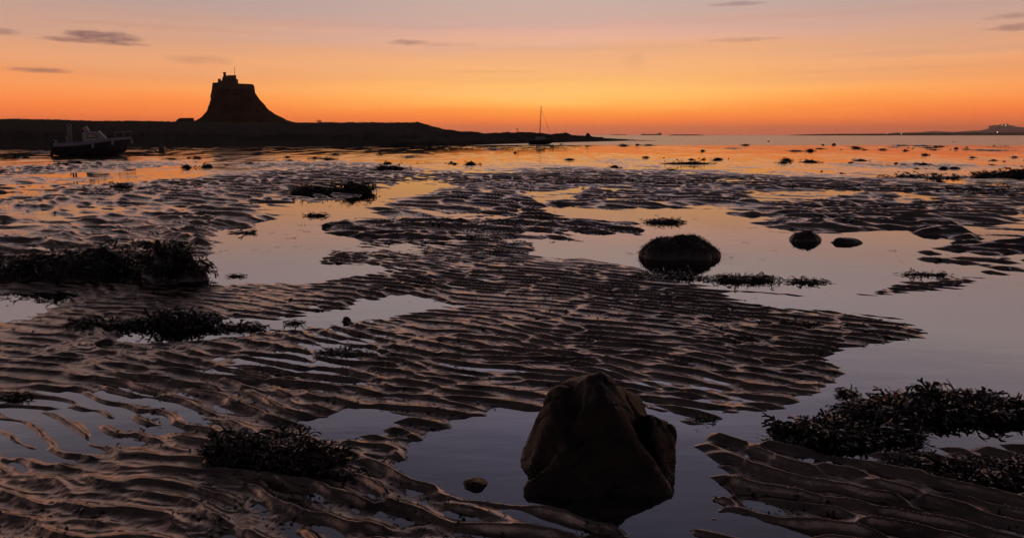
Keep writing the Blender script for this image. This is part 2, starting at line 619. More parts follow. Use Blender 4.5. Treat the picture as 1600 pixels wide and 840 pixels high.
def ripples(X, Y, bank, skew=.36, power=1.35):
    A = np.zeros(X.shape)
    B = np.zeros(X.shape)
    for kx, ky, p in bank:
        ph = kx * X + ky * Y + p
        A += np.cos(ph)
        B += np.sin(ph)
    env = np.sqrt(A * A + B * B) / math.sqrt(len(bank))
    ph = np.arctan2(B, A)
    prof = np.exp(power * (np.cos(ph + skew * np.cos(ph)) - 1))
    return (prof - .36) * np.clip(env * 1.5, 0, 1.15)


BANK1 = ripple_bank(.150, R(13), .24, 52)
BANK2 = ripple_bank(.085, R(20), .22, 24)
BANK3 = ripple_bank(.66, R(24), .36, 40)


def sand_height(X, Y, sp):
    """sp: local grid spacing along the sight line, so detail finer than the mesh fades out"""
    r = np.sqrt(X * X + Y * Y)
    zz = np.zeros(X.shape)
    px, py = project(X, np.maximum(Y, .3), zz)
    # ground-fixed wobble of the pool edges
    wob = (noise2(X * .55, Y * .30, 1) * 26 + noise2(X * 1.6, Y * .8, 2) * 16 + noise2(X * 4.1, Y * 2.0, 3) * 9)
    wob *= np.clip(4.0 / np.maximum(r, .5), .12, 1.3)
    deep = np.zeros(X.shape)
    for poly, soft, depth, stren in POOLS:
        P = np.array(poly, float)
        bx0, bx1, by0, by1 = P[:, 0].min() - 90, P[:, 0].max() + 90, P[:, 1].min() - 40, P[:, 1].max() + 40
        sel = (px > bx0) & (px < bx1) & (py > by0) & (py < by1) & (Y > 1.5)
        if not sel.any():
            continue
        sd = poly_sd(px[sel], py[sel], poly) + wob[sel]
        if ISLES and poly is POOLS[1][0]:
            for ix, iy, ia, ib in ISLES:
                q = ((px[sel] - ix) / ia) ** 2 + ((py[sel] - iy) / ib) ** 2
                sd = np.minimum(sd, (np.sqrt(q) - 1) * 30 + wob[sel] * .8)
        m = sstep(-soft * 1.1, soft * 1.6, sd) * stren
        deep[sel] = np.maximum(deep[sel], m)

    def lam_fade(lam):
        return sstep(lam / 2.3, lam / 4.2, sp)
    near = sstep(11, 6, r)
    midz = sstep(6.5, 12, r) * sstep(46, 34, r)
    far = sstep(34, 46, r)
    base = (.0110 + .0035 * sstep(.2, -1.2, X) * sstep(5.0, 3.5, r)) * near + .019 * midz + (.005 - .0085 * sstep(52, 66, r)) * far
    # slow swells of the sand
    swell = (noise2(X * .16, Y * .11, 7) * .034 + noise2(X * .42, Y * .30, 8) * .042 + noise2(X * .95, Y * .7, 9) * .026) * midz
    swell += (noise2(X * .5, Y * .6, 11) * .010 + noise2(X * 1.1, Y * 1.4, 12) * .006) * near
    swell += (noise2(X * .07, Y * .05, 13) * .010 + noise2(X * .22, Y * .13, 14) * .013 + (noise2(X * .6, Y * .30, 15) * .030 + noise2(X * 1.3, Y * .42, 16) * .026) * (1 - .6 * sstep(55, 75, r))) * far
    amp1 = lam_fade(.150) * np.clip(.0096 + .0075 * noise2(X * .55, Y * .55, 17), .0025, .016) * (1 + .42 * sstep(6.0, 3.4, r))
    amp1 *= np.where(Y > 0, 1, 1)
    wx = X + noise2(X * .9, Y * .9, 18) * .10
    wy = Y + noise2(X * .9, Y * .9, 19) * .12
    h = np.zeros(X.shape)
    s1 = amp1 > 1e-5
    h[s1] += (amp1 * 2.0)[s1] * ripples(wx[s1], wy[s1], BANK1)
    a2 = sstep(.085 / 4, .085 / 8, sp) * .0020 * np.clip(.55 + noise2(X * .9, Y * .9, 21) * 1.9, 0.35, 1.9)
    s2 = a2 > 1e-5
    h[s2] += (a2 * 2)[s2] * ripples(wx[s2], wy[s2], BANK2)
    edge = np.interp(np.degrees(np.arctan2(X, np.maximum(Y, .1))), [-45, -20, 0, 8, 25, 45], [50, 46, 38, 30, 29, 29])
    band = np.maximum(sstep(edge + 9, edge - 6, r), .42 * sstep(95, 60, r) * np.clip(noise2(X * .12, Y * .06, 26) * 2.2 + .1, 0, 1))
    a3 = lam_fade(.62) * sstep(7, 12, r) * band * .034 * np.where(r > 24, 1 + sstep(24, 36, r) * (np.clip(.55 + 1.5 * noise2(X * .10, Y * .07, 25), 0, 1.5) - 1), 1)
    s3 = a3 > 1e-5
    h[s3] += (a3 * 2)[s3] * ripples(X[s3] + noise2(X[s3] * .3, Y[s3] * .3, 23) * .4, Y[s3] + noise2(X[s3] * .3, Y[s3] * .3, 24) * .5, BANK3, .5, 1.1)
    # rough litter and worm casts
    lump = np.zeros(X.shape)
    for lam, a, sd in ((1.2, .010, 31), (.5, .0075, 32), (.22, .0055, 33), (.10, .0040, 34), (.05, .0022, 35), (.028, .0013, 36)):
        lump += noise2(X / lam, Y / lam * .8, sd) * a * lam_fade(lam) * (1 + (1.6 if lam > .4 else 0) * midz)
    rough_patch = np.clip(.55 + 1.3 * noise2(X * .35, Y * .35, 41), .15, 1.6)
    lump *= rough_patch * (1 - .6 * far)
    # keep the relief shallow inside the pools so that only crests near the edge break the surface
    z = base + swell + h + lump
    z = z * (1 - .55 * deep) - deep * .045
    # far bright flats: a very thin film of water between low sand
    z = np.where(r > 105, z - sstep(108, 125, Y) * .6, z)
    z = np.where(Y < 1.2, np.minimum(z, .03), z)
    return z


def build_flats():
    dense = np.arange(-46, 46.001, .052)
    rest = np.concatenate([np.arange(47, 180, 2.5), np.arange(-180, -46.5, 2.5)])
    th = np.radians(np.concatenate([dense, rest]))
    dep = np.concatenate([np.arange(math.degrees(math.atan(CAMH / 2.05)), 16, -.029), np.arange(16, 4, -.021), np.arange(4, 1.45, -.007), np.arange(1.45, .78, -.02)])
    r_mid = CAMH / np.tan(np.radians(dep))
    r = np.concatenate([[.05, .3, .7, 1.1, 1.5, 1.8], r_mid, np.geomspace(r_mid[-1] * 1.03, 220, 14), [400, 1200, 8900]])
    sp1 = np.gradient(r)
    TH, RR = np.meshgrid(th, r)
    SP = np.repeat(sp1[:, None], len(th), 1)
    az_sp = np.where(np.abs(np.degrees(TH)) > 46.2, RR * .044, RR * .0011)
    SP = np.maximum(SP, az_sp)
    X = RR * np.sin(TH)
    Y = RR * np.cos(TH)
    Z = np.zeros(X.shape)
    for i in range(0, X.shape[0], 120):
        s = slice(i, i + 120)
        Z[s] = sand_height(X[s], Y[s], SP[s])
    nr, nc = X.shape
    faces = grid_faces(nr, nc, wrap=True)[:, ::-1]
    o = mesh_np('sand_flats', np.stack([X, Y, Z], -1), faces, M['sand'])
    struct(o)
    return o


build_flats()


def build_water():
    # still water standing in the hollows of the flats
    bm = bmesh.new()
    vs = [bm.verts.new(p) for p in [(-400, -60, 0), (400, -60, 0), (400, 112, 0), (-400, 112, 0)]]
    bm.faces.new(vs)
    struct(obj('pool_water', bm, M['pool']))
    bm = bmesh.new()
    vs = [bm.verts.new(p) for p in [(-9000, 112, 0), (9000, 112, 0), (9000, 9000, 0), (-9000, 9000, 0)]]
    bm.faces.new(vs)
    struct(obj('sea', bm, M['sea']))


build_water()

# ------------------------------------------------------------------ headland, crag and far coast


def interp(x, pts):
    xs = [p[0] for p in pts]
    ys = [p[1] for p in pts]
    return np.interp(x, xs, ys)


def build_headland():
    sky_pts = [(-500, 184), (-200, 186), (0, 187.5), (50, 187.5), (130, 190), (280, 191), (360, 192.5), (460, 192.5), (500, 192.5), (560, 192.3), (600, 192.5), (652, 192), (668, 196),
               (690, 201.5), (720, 206), (760, 208.2), (810, 207.8), (850, 208.5), (885, 208.5), (895, 211), (925, 213), (945, 215.5), (985, 218), (1030, 219.6)]
    shore_pts = [(-500, 236), (0, 233.5), (200, 230.5), (400, 228.5), (640, 227), (740, 225.5), (820, 223.5), (900, 221.5), (985, 219.6), (1030, 219.8)]
    cols = np.concatenate([np.arange(-500, 0, 6), np.arange(0, 1031, 1.6)])
    ts = np.concatenate([np.linspace(0, .5, 26), np.linspace(.53, 1, 22), [1.2, 1.6, 2.4]])
    V = np.zeros((len(ts), len(cols), 3))
    for j, px in enumerate(cols):
        ys = interp(px, shore_pts)
        yt = interp(px, sky_pts)
        a = math.atan2(px - 800, FPX * math.cos(PITCH))
        Ys = CAMH * FPX / (ys - 211)
        Yt = Ys * 1.0 + interp(px, [(-500, 150), (400, 150), (650, 120), (700, 70), (800, 38), (900, 26), (985, 8), (1030, 4)])
        top = CAMH + (211 - yt) / FPX * Yt
        low = min(.95, .45 + .2 * interp(px, [(0, 0), (650, 0), (720, 1)]))
        for i, t in enumerate(ts):
            tt = min(t, 1)
            y = Ys + (Yt - Ys) * tt
            # shingle bank, a ledge, then the turf slope
            hfrac = interp(tt, [(0, 0), (.12, .30), (.22, .38), (.5, .62), (.8, .88), (1, 1)])
            z = -.05 + (top + .05) * hfrac
            if t > 1:
                y = Yt + (t - 1) * 120
                z = top - (t - 1) * 3.0
            x = (px - 800) / FPX * (y * math.cos(PITCH) + (CAMH - z) * math.sin(PITCH))
            V[i, j] = (x, y, z)
    X, Y, Z = V[..., 0], V[..., 1], V[..., 2]
    sc = np.clip(Z, 0, 1.2)
    Z += (noise2(X * .25, Y * .12, 51) * .25 + noise2(X * .9, Y * .45, 52) * .16 + noise2(X * 2.4, Y * 1.2, 53) * .10) * sc
    V[..., 2] = Z
    o = mesh_np('headland', V, grid_faces(len(ts), len(cols)), M['land'])
    struct(o)


build_headland()


def build_spit():
    # low reef in front of the headland with a strip of trapped water behind it
    x0, x1 = 560, 850
    cols = np.arange(x0, x1 + 1, 2.0)
    T = np.linspace(0, 1, 9)
    V = np.zeros((len(T), len(cols), 3))
    for j, px in enumerate(cols):
        yb = interp(px, [(560, 227.5), (700, 227), (850, 222.5)])
        Y0 = CAMH * FPX / (yb - 211)
        e = min(1, (px - x0) / 60, (x1 - px) / 60)
        for i, t in enumerate(T):
            y = Y0 - 1 + t * 22
            h = .95 * e * math.sin(math.pi * t) ** .6 if 0 < t < 1 else -.1
            V[i, j] = ((px - 800) / FPX * y * .985, y, h)
    V[..., 2] += noise2(V[..., 0] * .6, V[..., 1] * .4, 61) * .3 * np.clip(V[..., 2], 0, 1)
    struct(mesh_np('reef', V, grid_faces(len(T), len(cols)), M['land']))


build_spit()


def build_crag():
    # steep basalt crag: outline known left and right, built as a solid of rings
    Y0 = 350.0
    left = [(196, 296), (190.5, 303), (187, 312), (182, 319), (178, 323), (172, 326.5), (165, 329), (158, 330.3), (150, 331.2), (144, 332.5), (141, 334)]
    right = [(196, 474), (192.5, 464), (187.5, 447), (184, 441), (178, 429), (172, 420), (165, 413), (158, 407), (150, 399.5), (144, 397), (141, 395)]
    nseg = 96
    rings = []
    for (yl, xl), (yr, xr) in zip(left, right):
        a = at(xl, yl, Y0)
        b = at(xr, yr, Y0)
        cx = (a.x + b.x) / 2
        hw = (b.x - a.x) / 2
        z = (a.z + b.z) / 2
        dpt = hw * .62 + 3
        ring = []
        azc = math.atan2(cx, Y0)
        for k in range(nseg):
            an = 2 * math.pi * k / nseg
            ca, sa = math.cos(an), math.sin(an)
            q = 2.6
            rr = (abs(ca) ** q + abs(sa) ** q) ** (-1 / q)
            lxr, lyr = hw * ca * rr * math.cos(azc), dpt * sa * rr
            ring.append((cx + lxr * math.cos(azc) + lyr * math.sin(azc), Y0 - lxr * math.sin(azc) + lyr * math.cos(azc), z))
        rings.append(ring)
    V = np.array(rings)
    # refine vertically
    tt = np.linspace(0, len(rings) - 1, 60)
    W = np.zeros((60, nseg, 3))
    for i, t in enumerate(tt):
        a = int(min(t, len(rings) - 2))
        f = t - a
        W[i] = V[a] * (1 - f) + V[a + 1] * f
    an = np.arange(nseg) / nseg * 2 * np.pi
    A, Zz = np.meshgrid(an, W[:, 0, 2])
    n = noise2(np.cos(A) * 7 + 20, np.sin(A) * 7 + Zz * .12, 71) * 1.7 + noise2(np.cos(A) * 18 + 20, np.sin(A) * 18 + Zz * .3, 72) * .9
    cxs = W.mean(axis=1, keepdims=True)
    dirs = W - cxs
    dirs /= np.linalg.norm(dirs, axis=2, keepdims=True)
    W += dirs * n[..., None] * .8
    faces = grid_faces(60, nseg, wrap=True)
    top = np.concatenate([W.reshape(-1, 3), cxs[-1]])
    ti = len(top) - 1
    caps = np.array([[59 * nseg + k, 59 * nseg + (k + 1) % nseg, ti, ti] for k in range(nseg)])
    bm = bmesh.new()
    vs = [bm.verts.new(p) for p in top]
    for f in faces:
        bm.faces.new([vs[i] for i in f])
    for f in caps:
        bm.faces.new([vs[i] for i in f[:3]])
    struct(obj('crag_hill', bm, M['crag'], smooth=True))


build_crag()


def build_castle():
    Y = 350.0
    base = at(365, 148, Y)
    azc = math.atan2(base.x, base.y)
    root = empty('castle', (base.x, Y, base.z - 1.5), 'small dark stone castle with chimney and flagpole on the steep crag', 'castle', rz=-azc)
    O = root.location
    cz = math.cos(azc)

    def L(px, py, dy=0):
        p = at(px, py, Y)
        return ((p.x - O.x) * cz, dy, p.z - O.z)

    def prism(bm, outline, y0, y1, batter=0.0):
        """upright block with the outline of a facade"""
        f = [bm.verts.new((x, y0, z)) for x, _, z in outline]
        b = [bm.verts.new((x, y1, z)) for x, _, z in outline]
        n = len(f)
        bm.faces.new(f)
        bm.faces.new(b[::-1])
        for i in range(n):
            bm.faces.new([f[i], f[(i + 1) % n], b[(i + 1) % n], b[i]])

    bm = bmesh.new()
    prism(bm, [L(330.5, 150), L(332.0, 142), L(333.2, 131.8), L(341, 131.2), L(372, 132), L(394, 132.4), L(396.8, 135), L(398.8, 149), L(392, 158), L(336, 158)], -8, 9)
    lower = obj('lower_battery', bm, M['castle'], root)
    bm = bmesh.new()
    prism(bm, [L(340.8, 132.5), L(341, 125), L(345, 124.8), L(345.2, 127.8), L(347, 127.5), L(347, 132.6)], -5, 5)
    obj('turret', bm, M['castle'], root)
    bm = bmesh.new()
    prism(bm, [L(347, 135), L(347.2, 126), L(349, 121), L(353, 120.4), L(357, 119.4), L(368.8, 119), L(369.2, 124), L(369.2, 135)], -6.5, 6)
    keep = obj('keep', bm, M['castle'], root)
    bm = bmesh.new()
    prism(bm, [L(369.25, 134), L(369.3, 124.4), L(371.8, 124.8), L(372.2, 134)], -4, 4)
    obj('stair_turret', bm, M['castle'], root)
    bm = bmesh.new()
    x0, _, z0 = L(349.2, 121.5)
    x1, _, z1 = L(353.0, 114.6)
    add_box(bm, (x0, -1.2, z0), (x1, 1.2, z1), (.92, .92))
    add_box(bm, (x0 - .05, -1.3, z1 + .003), (x1 + .05, 1.3, z1 + .35))
    obj('chimney', bm, M['castle'], keep)
    bm = bmesh.new()
    p0, p1 = L(366.5, 119.6), L(366.5, 104)
    add_tube(bm, [(p0[0], 0, p0[2]), (p1[0], 0, p1[2])], .11, 8, .07)
    obj('flagpole', bm, M['dark'], keep)
    # stonework openings facing the bay
    for px, py in ((352, 128), (358, 127.5), (364, 127)):
        bm = bmesh.new()
        x, _, z = L(px, py)
        add_box(bm, (x - .35, -6.56, z - .5), (x + .35, -6.45, z + .5))
        obj('window', bm, M['dark'], keep)
    for px, py in ((380, 140), (388, 140)):
        bm = bmesh.new()
        x, _, z = L(px, py)
        add_box(bm, (x - .3, -8.06, z - .45), (x + .3, -7.95, z + .45))
        obj('window', bm, M['dark'], lower)

    # low outwork at the foot of the crag
    bm = bmesh.new()
    q = [at(px, py, 335.0) for px, py in [(279.5, 195), (280.5, 190.5), (283, 187), (287, 184.8), (300, 184.6), (308.5, 184.6), (310, 195)]]
    f = [bm.verts.new((p.x, 331, p.z)) for p in q]
    b = [bm.verts.new((p.x * 341 / 331, 341, p.z)) for p in q]
    bm.faces.new(f)
    bm.faces.new(b[::-1])
    for i in range(len(f)):
        bm.faces.new([f[i], f[(i + 1) % len(f)], b[(i + 1) % len(f)], b[i]])
    tag(obj('upturned_boat_shed', bm, M['slate']), 'low dark rounded shed at the left foot of the castle crag', 'shed')


build_castle()


def build_far_coast():
    # faint hills and dark low shore some kilometres off
    def ridge(name, pts, Yd, depth, mat, amp):
        cols = np.arange(pts[0][0], pts[-1][0] + 1, 1.5)
        V = np.zeros((4, len(cols), 3))
        for j, px in enumerate(cols):
            yt = interp(px, pts)
            z = CAMH + (211 - yt) / FPX * Yd
            z += amp * float(noise2(np.array([px * .18]), np.array([.5]), 81)[0]) * min(1, max(0, z / 10))
            x = (px - 800) / FPX * Yd * .981
            V[0, j] = (x, Yd - depth, -.5)
            V[1, j] = (x, Yd - depth * .4, z * .8)
            V[2, j] = (x, Yd, z)
            V[3, j] = (x, Yd + depth, -.5)
        struct(mesh_np(name, V, grid_faces(4, len(cols)), mat))
    ridge('far_hills', [(1380, 210.8), (1395, 208), (1440, 206.5), (1460, 205), (1480, 206.6), (1500, 206), (1520, 204.2), (1540, 204.6), (1548, 202), (1556, 198), (1562, 197),
                        (1576, 197), (1580, 201), (1585, 204.6), (1600, 203.5), (1640, 204.5), (1750, 202), (1850, 206)], 6500, 500, M['far'], 4)
    ridge('far_shore', [(1235, 211.1), (1255, 210.2), (1300, 209.3), (1380, 208.8), (1420, 208.3), (1500, 207.4), (1600, 206.6), (1850, 206)], 2600, 60, M['far'], .3)
    ridge('sand_bar', [(1046, 211.1), (1052, 210.3), (1075, 210.2), (1092, 210.4), (1098, 211.1)], 2500, 30, M['far'], .2)


build_far_coast()


def build_far_castle():
    Y = 6450.0
    s = Y / FPX
    b = at(1565, 198.5, Y)
    root = empty('distant_castle', (b.x, Y, b.z), 'tiny distant castle with a few lit lamps on the far hill at right', 'castle')

    def lx(px):
        return (px - 1565) * s

    def lz(py):
        return (198.5 - py) * s
    bm = bmesh.new()
    add_box(bm, (lx(1552), -60, lz(200)), (lx(1578.5), 60, lz(196.4)))
    obj('curtain_wall', bm, M['far'], root)
    bm = bmesh.new()
    add_box(bm, (lx(1565.5), -40, lz(197)), (lx(1571), 40, lz(194.3)))
    obj('keep', bm, M['far'], root)
    bm = bmesh.new()
    add_box(bm, (lx(1556), -40, lz(197)), (lx(1560.5), 40, lz(195.6)))
    obj('tower', bm, M['far'], root)
    bm = bmesh.new()
    add_box(bm, (lx(1577), -40, lz(200)), (lx(1579.5), 40, lz(196.0)))
    obj('tower', bm, M['far'], root)
    for px, py, r in ((1558.5, 195.8, 2.2), (1563.5, 195.9, 4.0), (1575.5, 197.6, 2.6), (1557, 195.9, 1.8)):
        bm = bmesh.new()
        bmesh.ops.create_icosphere(bm, subdivisions=1, radius=r, matrix=Matrix.Translation((lx(px), -66, lz(py))))
        obj('floodlight', bm, M['lamp'], root)
    # lamps on the low shore
    for i, (px, py, r, m, lab) in enumerate(((1558.5, 206.6, .7, 'lampw', 'bright white lamp on the dark far shore below the distant castle'),
                                             (1408.5, 208.6, .6, 'lampw', 'small pale lamp near the left end of the far shore'),
                                             (1386, 208.7, .8, 'lamp', 'faint orange lamp at the leftmost tip of the far hills'))):
        p = at(px, py, 2530.0)
        e = empty('shore_lamp', (p.x, p.y, 0), lab, 'lamp')
        bm = bmesh.new()
        bmesh.ops.create_icosphere(bm, subdivisions=2, radius=r, matrix=Matrix.Translation((0, 0, p.z)))
        obj('lamp_head', bm, M[m], e)
        bm = bmesh.new()
        add_tube(bm, [(0, .6, -.2), (0, .6, p.z - r)], .25, 6)
        obj('post', bm, M['dark'], e)


build_far_castle()


def build_ships():
    # tanker on the horizon
    Y = 5200.0
    s = Y / FPX
    root = empty('cargo_ship', (at(1018, 211, Y).x, Y, 0), 'long low dark tanker on the horizon right of the headland tip', 'ship')
    bm = bmesh.new()
    prof = [(-15.5, -1.0), (-15.8, 1.6), (-12, 2.2), (-11, 1.6), (10, 2.0), (11, 2.6), (15.5, 2.6), (14.6, -1.0)]
    f = [bm.verts.new((x * s, -12, z * s)) for x, z in prof]
    b = [bm.verts.new((x * s, 12, z * s)) for x, z in prof]
    bm.faces.new(f)
    bm.faces.new(b[::-1])
    for i in range(len(f)):
        bm.faces.new([f[i], f[(i + 1) % len(f)], b[(i + 1) % len(f)], b[i]])
    obj('hull', bm, M['far'], root)
    bm = bmesh.new()
    add_box(bm, (10.8 * s, -9, 2.6 * s), (14 * s, 9, 3.9 * s), (.9, .9))
    obj('bridge_house', bm, M['far'], root)
    bm = bmesh.new()
    add_tube(bm, [(-12.5 * s, 0, 2 * s), (-12.5 * s, 0, 3.8 * s)], 3, 6, 1.5)
    obj('mast', bm, M['far'], root)
    # a second one, hull down
    Y = 8500.0
    s = Y / FPX
    root = empty('cargo_ship', (at(968, 211, Y).x, Y, 0), 'faint thin hull down ship just right of the headland boulder', 'ship')
    bm = bmesh.new()
    add_box(bm, (-12 * s, -14, -1), (11 * s, 14, .9 * s), (.97, .9))
    obj('hull', bm, M['far'], root)
    bm = bmesh.new()
    add_box(bm, (-13 * s * .3, -9, .9 * s), (-.5 * s, 9, 1.4 * s), (.9, .9))
    obj('bridge_house', bm, M['far'], root)


build_ships()


# ------------------------------------------------------------------ boats


def loft(bm, sections, close_ends=True):
    """skin a list of equal-length point rows"""
    rows = [[bm.verts.new(p) for p in s] for s in sections]
    for a, b in zip(rows[:-1], rows[1:]):
        for i in range(len(a) - 1):
            bm.faces.new([a[i], a[i + 1], b[i + 1], b[i]])
    return rows


def build_motorboat():
    Y = 53.0
    g = ground(148, 243)
    Y = g.y
    s = (Y * math.cos(PITCH) + CAMH * math.sin(PITCH)) / FPX      # metres per photo pixel
    x0 = (148 - 800) * s
    x0 *= (Y + .5) / Y
    Y -= .4
    root = empty('motorboat', (x0 - .1, Y + .9, -.03), 'dark hulled cabin motorboat with outboard aground on the flats at left', 'boat', rz=-math.atan2(x0, Y + .9))
    cz = math.cos(math.atan2(x0, Y + .9))

    def lx(px):
        return (px - 148) * s * cz

    def lz(py):
        return (243 - py) * s
    # hull stations: stern to bow
    st = [(88, 224.2, 1.00, 241.5), (100, 223.8, 1.06, 243), (120, 223.0, 1.12, 243.4), (140, 221.0, 1.14, 243.6), (160, 218.6, 1.08, 243.6),
          (178, 216.8, .90, 243), (194, 215.6, .60, 241), (205, 215.0, .30, 237), (211.5, 214.6, .03, 231)]
    bm = bmesh.new()
    secs = []
    for px, yd, hw, yk in st:
        x = lx(px)
        zd, zk = lz(yd), lz(yk)
        hw *= 1.0
        row = []
        xk = x - (0 if px < 190 else (px - 190) * s * .28)
        for f, wz in ((1, 1), (.97, .62), (.86, .3), (.5, .08), (0, 0), (-.5, .08), (-.86, .3), (-.97, .62), (-1, 1)):
            xx = xk + (x - xk) * wz
            row.append((xx, hw * f, zk + (zd - zk) * wz))
        secs.append(row)
    rows = loft(bm, secs)
    bm.faces.new(rows[0])
    for a, b in zip(rows[:-1], rows[1:]):
        bm.faces.new([a[0], b[0], b[-1], a[-1]])
    hull = obj('hull', bm, M['hull'], root, smooth=False)
    # pale topside band under the deck edge
    bm = bmesh.new()
    for sgn in (1, -1):
        sec = []
        for px, yd, hw, yk in st:
            hb = lz(yd)
            th = (4.2 if px < 150 else 4.2 - (px - 150) * .03) * s
            sec.append([(lx(px) + (.02 if px > 205 else 0), sgn * (hw + .012), hb - th), (lx(px), sgn * (hw + .035), hb - th * .5), (lx(px), sgn * (hw + .03), hb + .03), (lx(px), sgn * max(hw - .12, 0), hb + .05)])
        loft(bm, sec)
    obj('gunwale', bm, M['deck'], root, smooth=True)
    # cabin
    bm = bmesh.new()
    cab = [(133.5, 221), (134.2, 207), (148, 205.2), (161, 205.8), (170.5, 216.6), (171, 219)]
    sides = []
    for hw, inset in ((.72, 0), (-.72, 0)):
        sides.append([bm.verts.new((lx(px), hw * (1 if py > 215 else .84), lz(py))) for px, py in cab])
    a, b = sides
    bm.faces.new(a)
    bm.faces.new(b[::-1])
    for i in range(len(a)):
        bm.faces.new([a[i], a[(i + 1) % len(a)], b[(i + 1) % len(a)], b[i]])
    cabin = obj('cabin', bm, M['white'], root)
    for sgn in (-1, 1):
        w = obj('window', _quad([(lx(px), sgn * (.72 - (217 - py) * .0128 + .012), lz(py)) for px, py in ((141, 215.2), (141.6, 208.6), (153.5, 208.6), (157.6, 214.8))]), M['glass'], cabin)
        bm = bmesh.new()
        pts = [(lx(px), sgn * (.72 - (217 - py) * .0128 + .02), lz(py)) for px, py in ((141, 215.2), (141.6, 208.6), (153.5, 208.6), (157.6, 214.8))]
        for i in range(4):
            add_tube(bm, [pts[i], pts[(i + 1) % 4]], .025, 6)
        obj('frame', bm, M['dark'], w)
    # raked windscreen bars with their glint put into the white colour
    bm = bmesh.new()
    for yy in (-.63, 0, .63):
        add_tube(bm, [(lx(161.2), yy * .92, lz(205.0)), (lx(171.2), yy * 1.08, lz(216.4))], .075, 8)
    add_tube(bm, [(lx(161.2), -.58, lz(205.0)), (lx(161.2), .58, lz(205.0))], .05, 8)
    add_tube(bm, [(lx(171.2), -.68, lz(216.4)), (lx(171.2), .68, lz(216.4))], .05, 8)
    ws = obj('windscreen', bm, M['bright'], cabin)
    # raised roof hatch, open and tilted
    bm = bmesh.new()
    add_box(bm, (-.06, -.42, 0), (.06, .42, .40))
    h1 = obj('roof_hatch', bm, M['bright'], cabin)  # glimmer on the hatch is painted in as white
    h1.location = (lx(145.6), 0, lz(204.6))
    h1.rotation_euler = (0, R(-26), 0)
    bm = bmesh.new()
    add_box(bm, (-.10, -.40, 0), (.10, .40, .32))
    h2 = obj('roof_hatch', bm, M['glass'], cabin)
    h2.location = (lx(140.6), 0, lz(205.0))
    h2.rotation_euler = (0, R(-26), 0)
    bm = bmesh.new()
    add_tube(bm, [(lx(151), .2, lz(205)), (lx(150.5), .2, lz(191))], .022, 6, .012)
    obj('aerial', bm, M['dark'], cabin)
    # stern gantry with a hoop on top
    bm = bmesh.new()
    for dx in (113, 117.2):
        add_tube(bm, [(lx(dx), 0, lz(223)), (lx(dx), 0, lz(199))], .06, 8)
    hoop = [(lx(115.4) + 2.4 * s * math.cos(a), 0, lz(197) + 2.8 * s * math.sin(a)) for a in np.linspace(R(-60), R(240), 14)]
    add_tube(bm, hoop, .05, 8)
    add_tube(bm, [(lx(113), 0, lz(210)), (lx(117.2), 0, lz(210))], .05, 6)
    add_tube(bm, [(lx(109.5), .4, lz(222)), (lx(109), .4, lz(212.5))], .07, 8)
    obj('stern_gantry', bm, M['deck'], root)
    # bow rail
    bm = bmesh.new()
    for sg in (1, -1):
        top = [(lx(186), sg * .70, lz(206.6)), (lx(199), sg * .42, lz(205.8)), (lx(213.4), sg * .04, lz(205.2))]
        add_tube(bm, top, .022, 6)
        for (px, hw), t in zip(((187, .72), (200, .42), (212.6, .05)), top):
            add_tube(bm, [(lx(px), sg * hw, lz(215.2)), t], .018, 6)
    add_tube(bm, [(lx(213.2), 0, lz(206)), (lx(213.8), 0, lz(204.2))], .05, 6)
    obj('bow_rail', bm, M['deck'], root)
    # fenders hung along the near side
    for px, py in ((148, 227), (179.6, 222.5), (212, 221)):
        bm = bmesh.new()
        hw = {148: 1.17, 179.6: .92, 212: .06}[px]
        L_ = 3.6 * s
        add_tube(bm, [(lx(px), -hw - .07, lz(py) - L_), (lx(px), -hw - .07, lz(py) - L_ * .7), (lx(px), -hw - .07, lz(py) + L_ * .6), (lx(px), -hw - .07, lz(py) + L_)], .085, 10)
        f = obj('fender', bm, M['fender'], root, smooth=True)
    # outboard engine tilted at the stern
    en = bmesh.new()
    add_box(en, (-.26, -.2, .25), (.20, .2, .75), (.8, .8))
    bmesh.ops.bevel(en, geom=list(en.edges), offset=.06, segments=2, affect='EDGES')
    eng = obj('outboard_motor', en, M['dark'], root)
    eng.location = (lx(86.5), 0, lz(234.5))
    eng.rotation_euler = (0, R(18), 0)
    bm = bmesh.new()
    add_box(bm, (-.12, -.07, -.55), (.10, .07, .26), (1.2, 1.4))
    add_box(bm, (-.30, -.10, -.50), (.04, .10, -.40))
    add_box(bm, (-.22, -.06, -.64), (.12, .06, -.50))
    obj('leg', bm, M['dark'], eng)
    bm = bmesh.new()
    for k in range(3):
        a = k * 2 * math.pi / 3
        q = [(-.26, .02 * math.cos(a), -.57 + .02 * math.sin(a)), (-.28, .16 * math.cos(a - .35), -.57 + .16 * math.sin(a - .35)), (-.24, .17 * math.cos(a + .35), -.57 + .17 * math.sin(a + .35))]
        bm.faces.new([bm.verts.new(p) for p in q])
    obj('propeller', bm, M['metal'], eng)
    # grey canister by the transom
    bm = bmesh.new()
    add_tube(bm, [(lx(93), -.3, lz(223.6)), (lx(93), -.3, lz(218.6))], .11, 10)
    obj('fuel_can', bm, M['deck'], root)


def _quad(pts):
    bm = bmesh.new()
    bm.faces.new([bm.verts.new(p) for p in pts])
    return bm


build_motorboat()


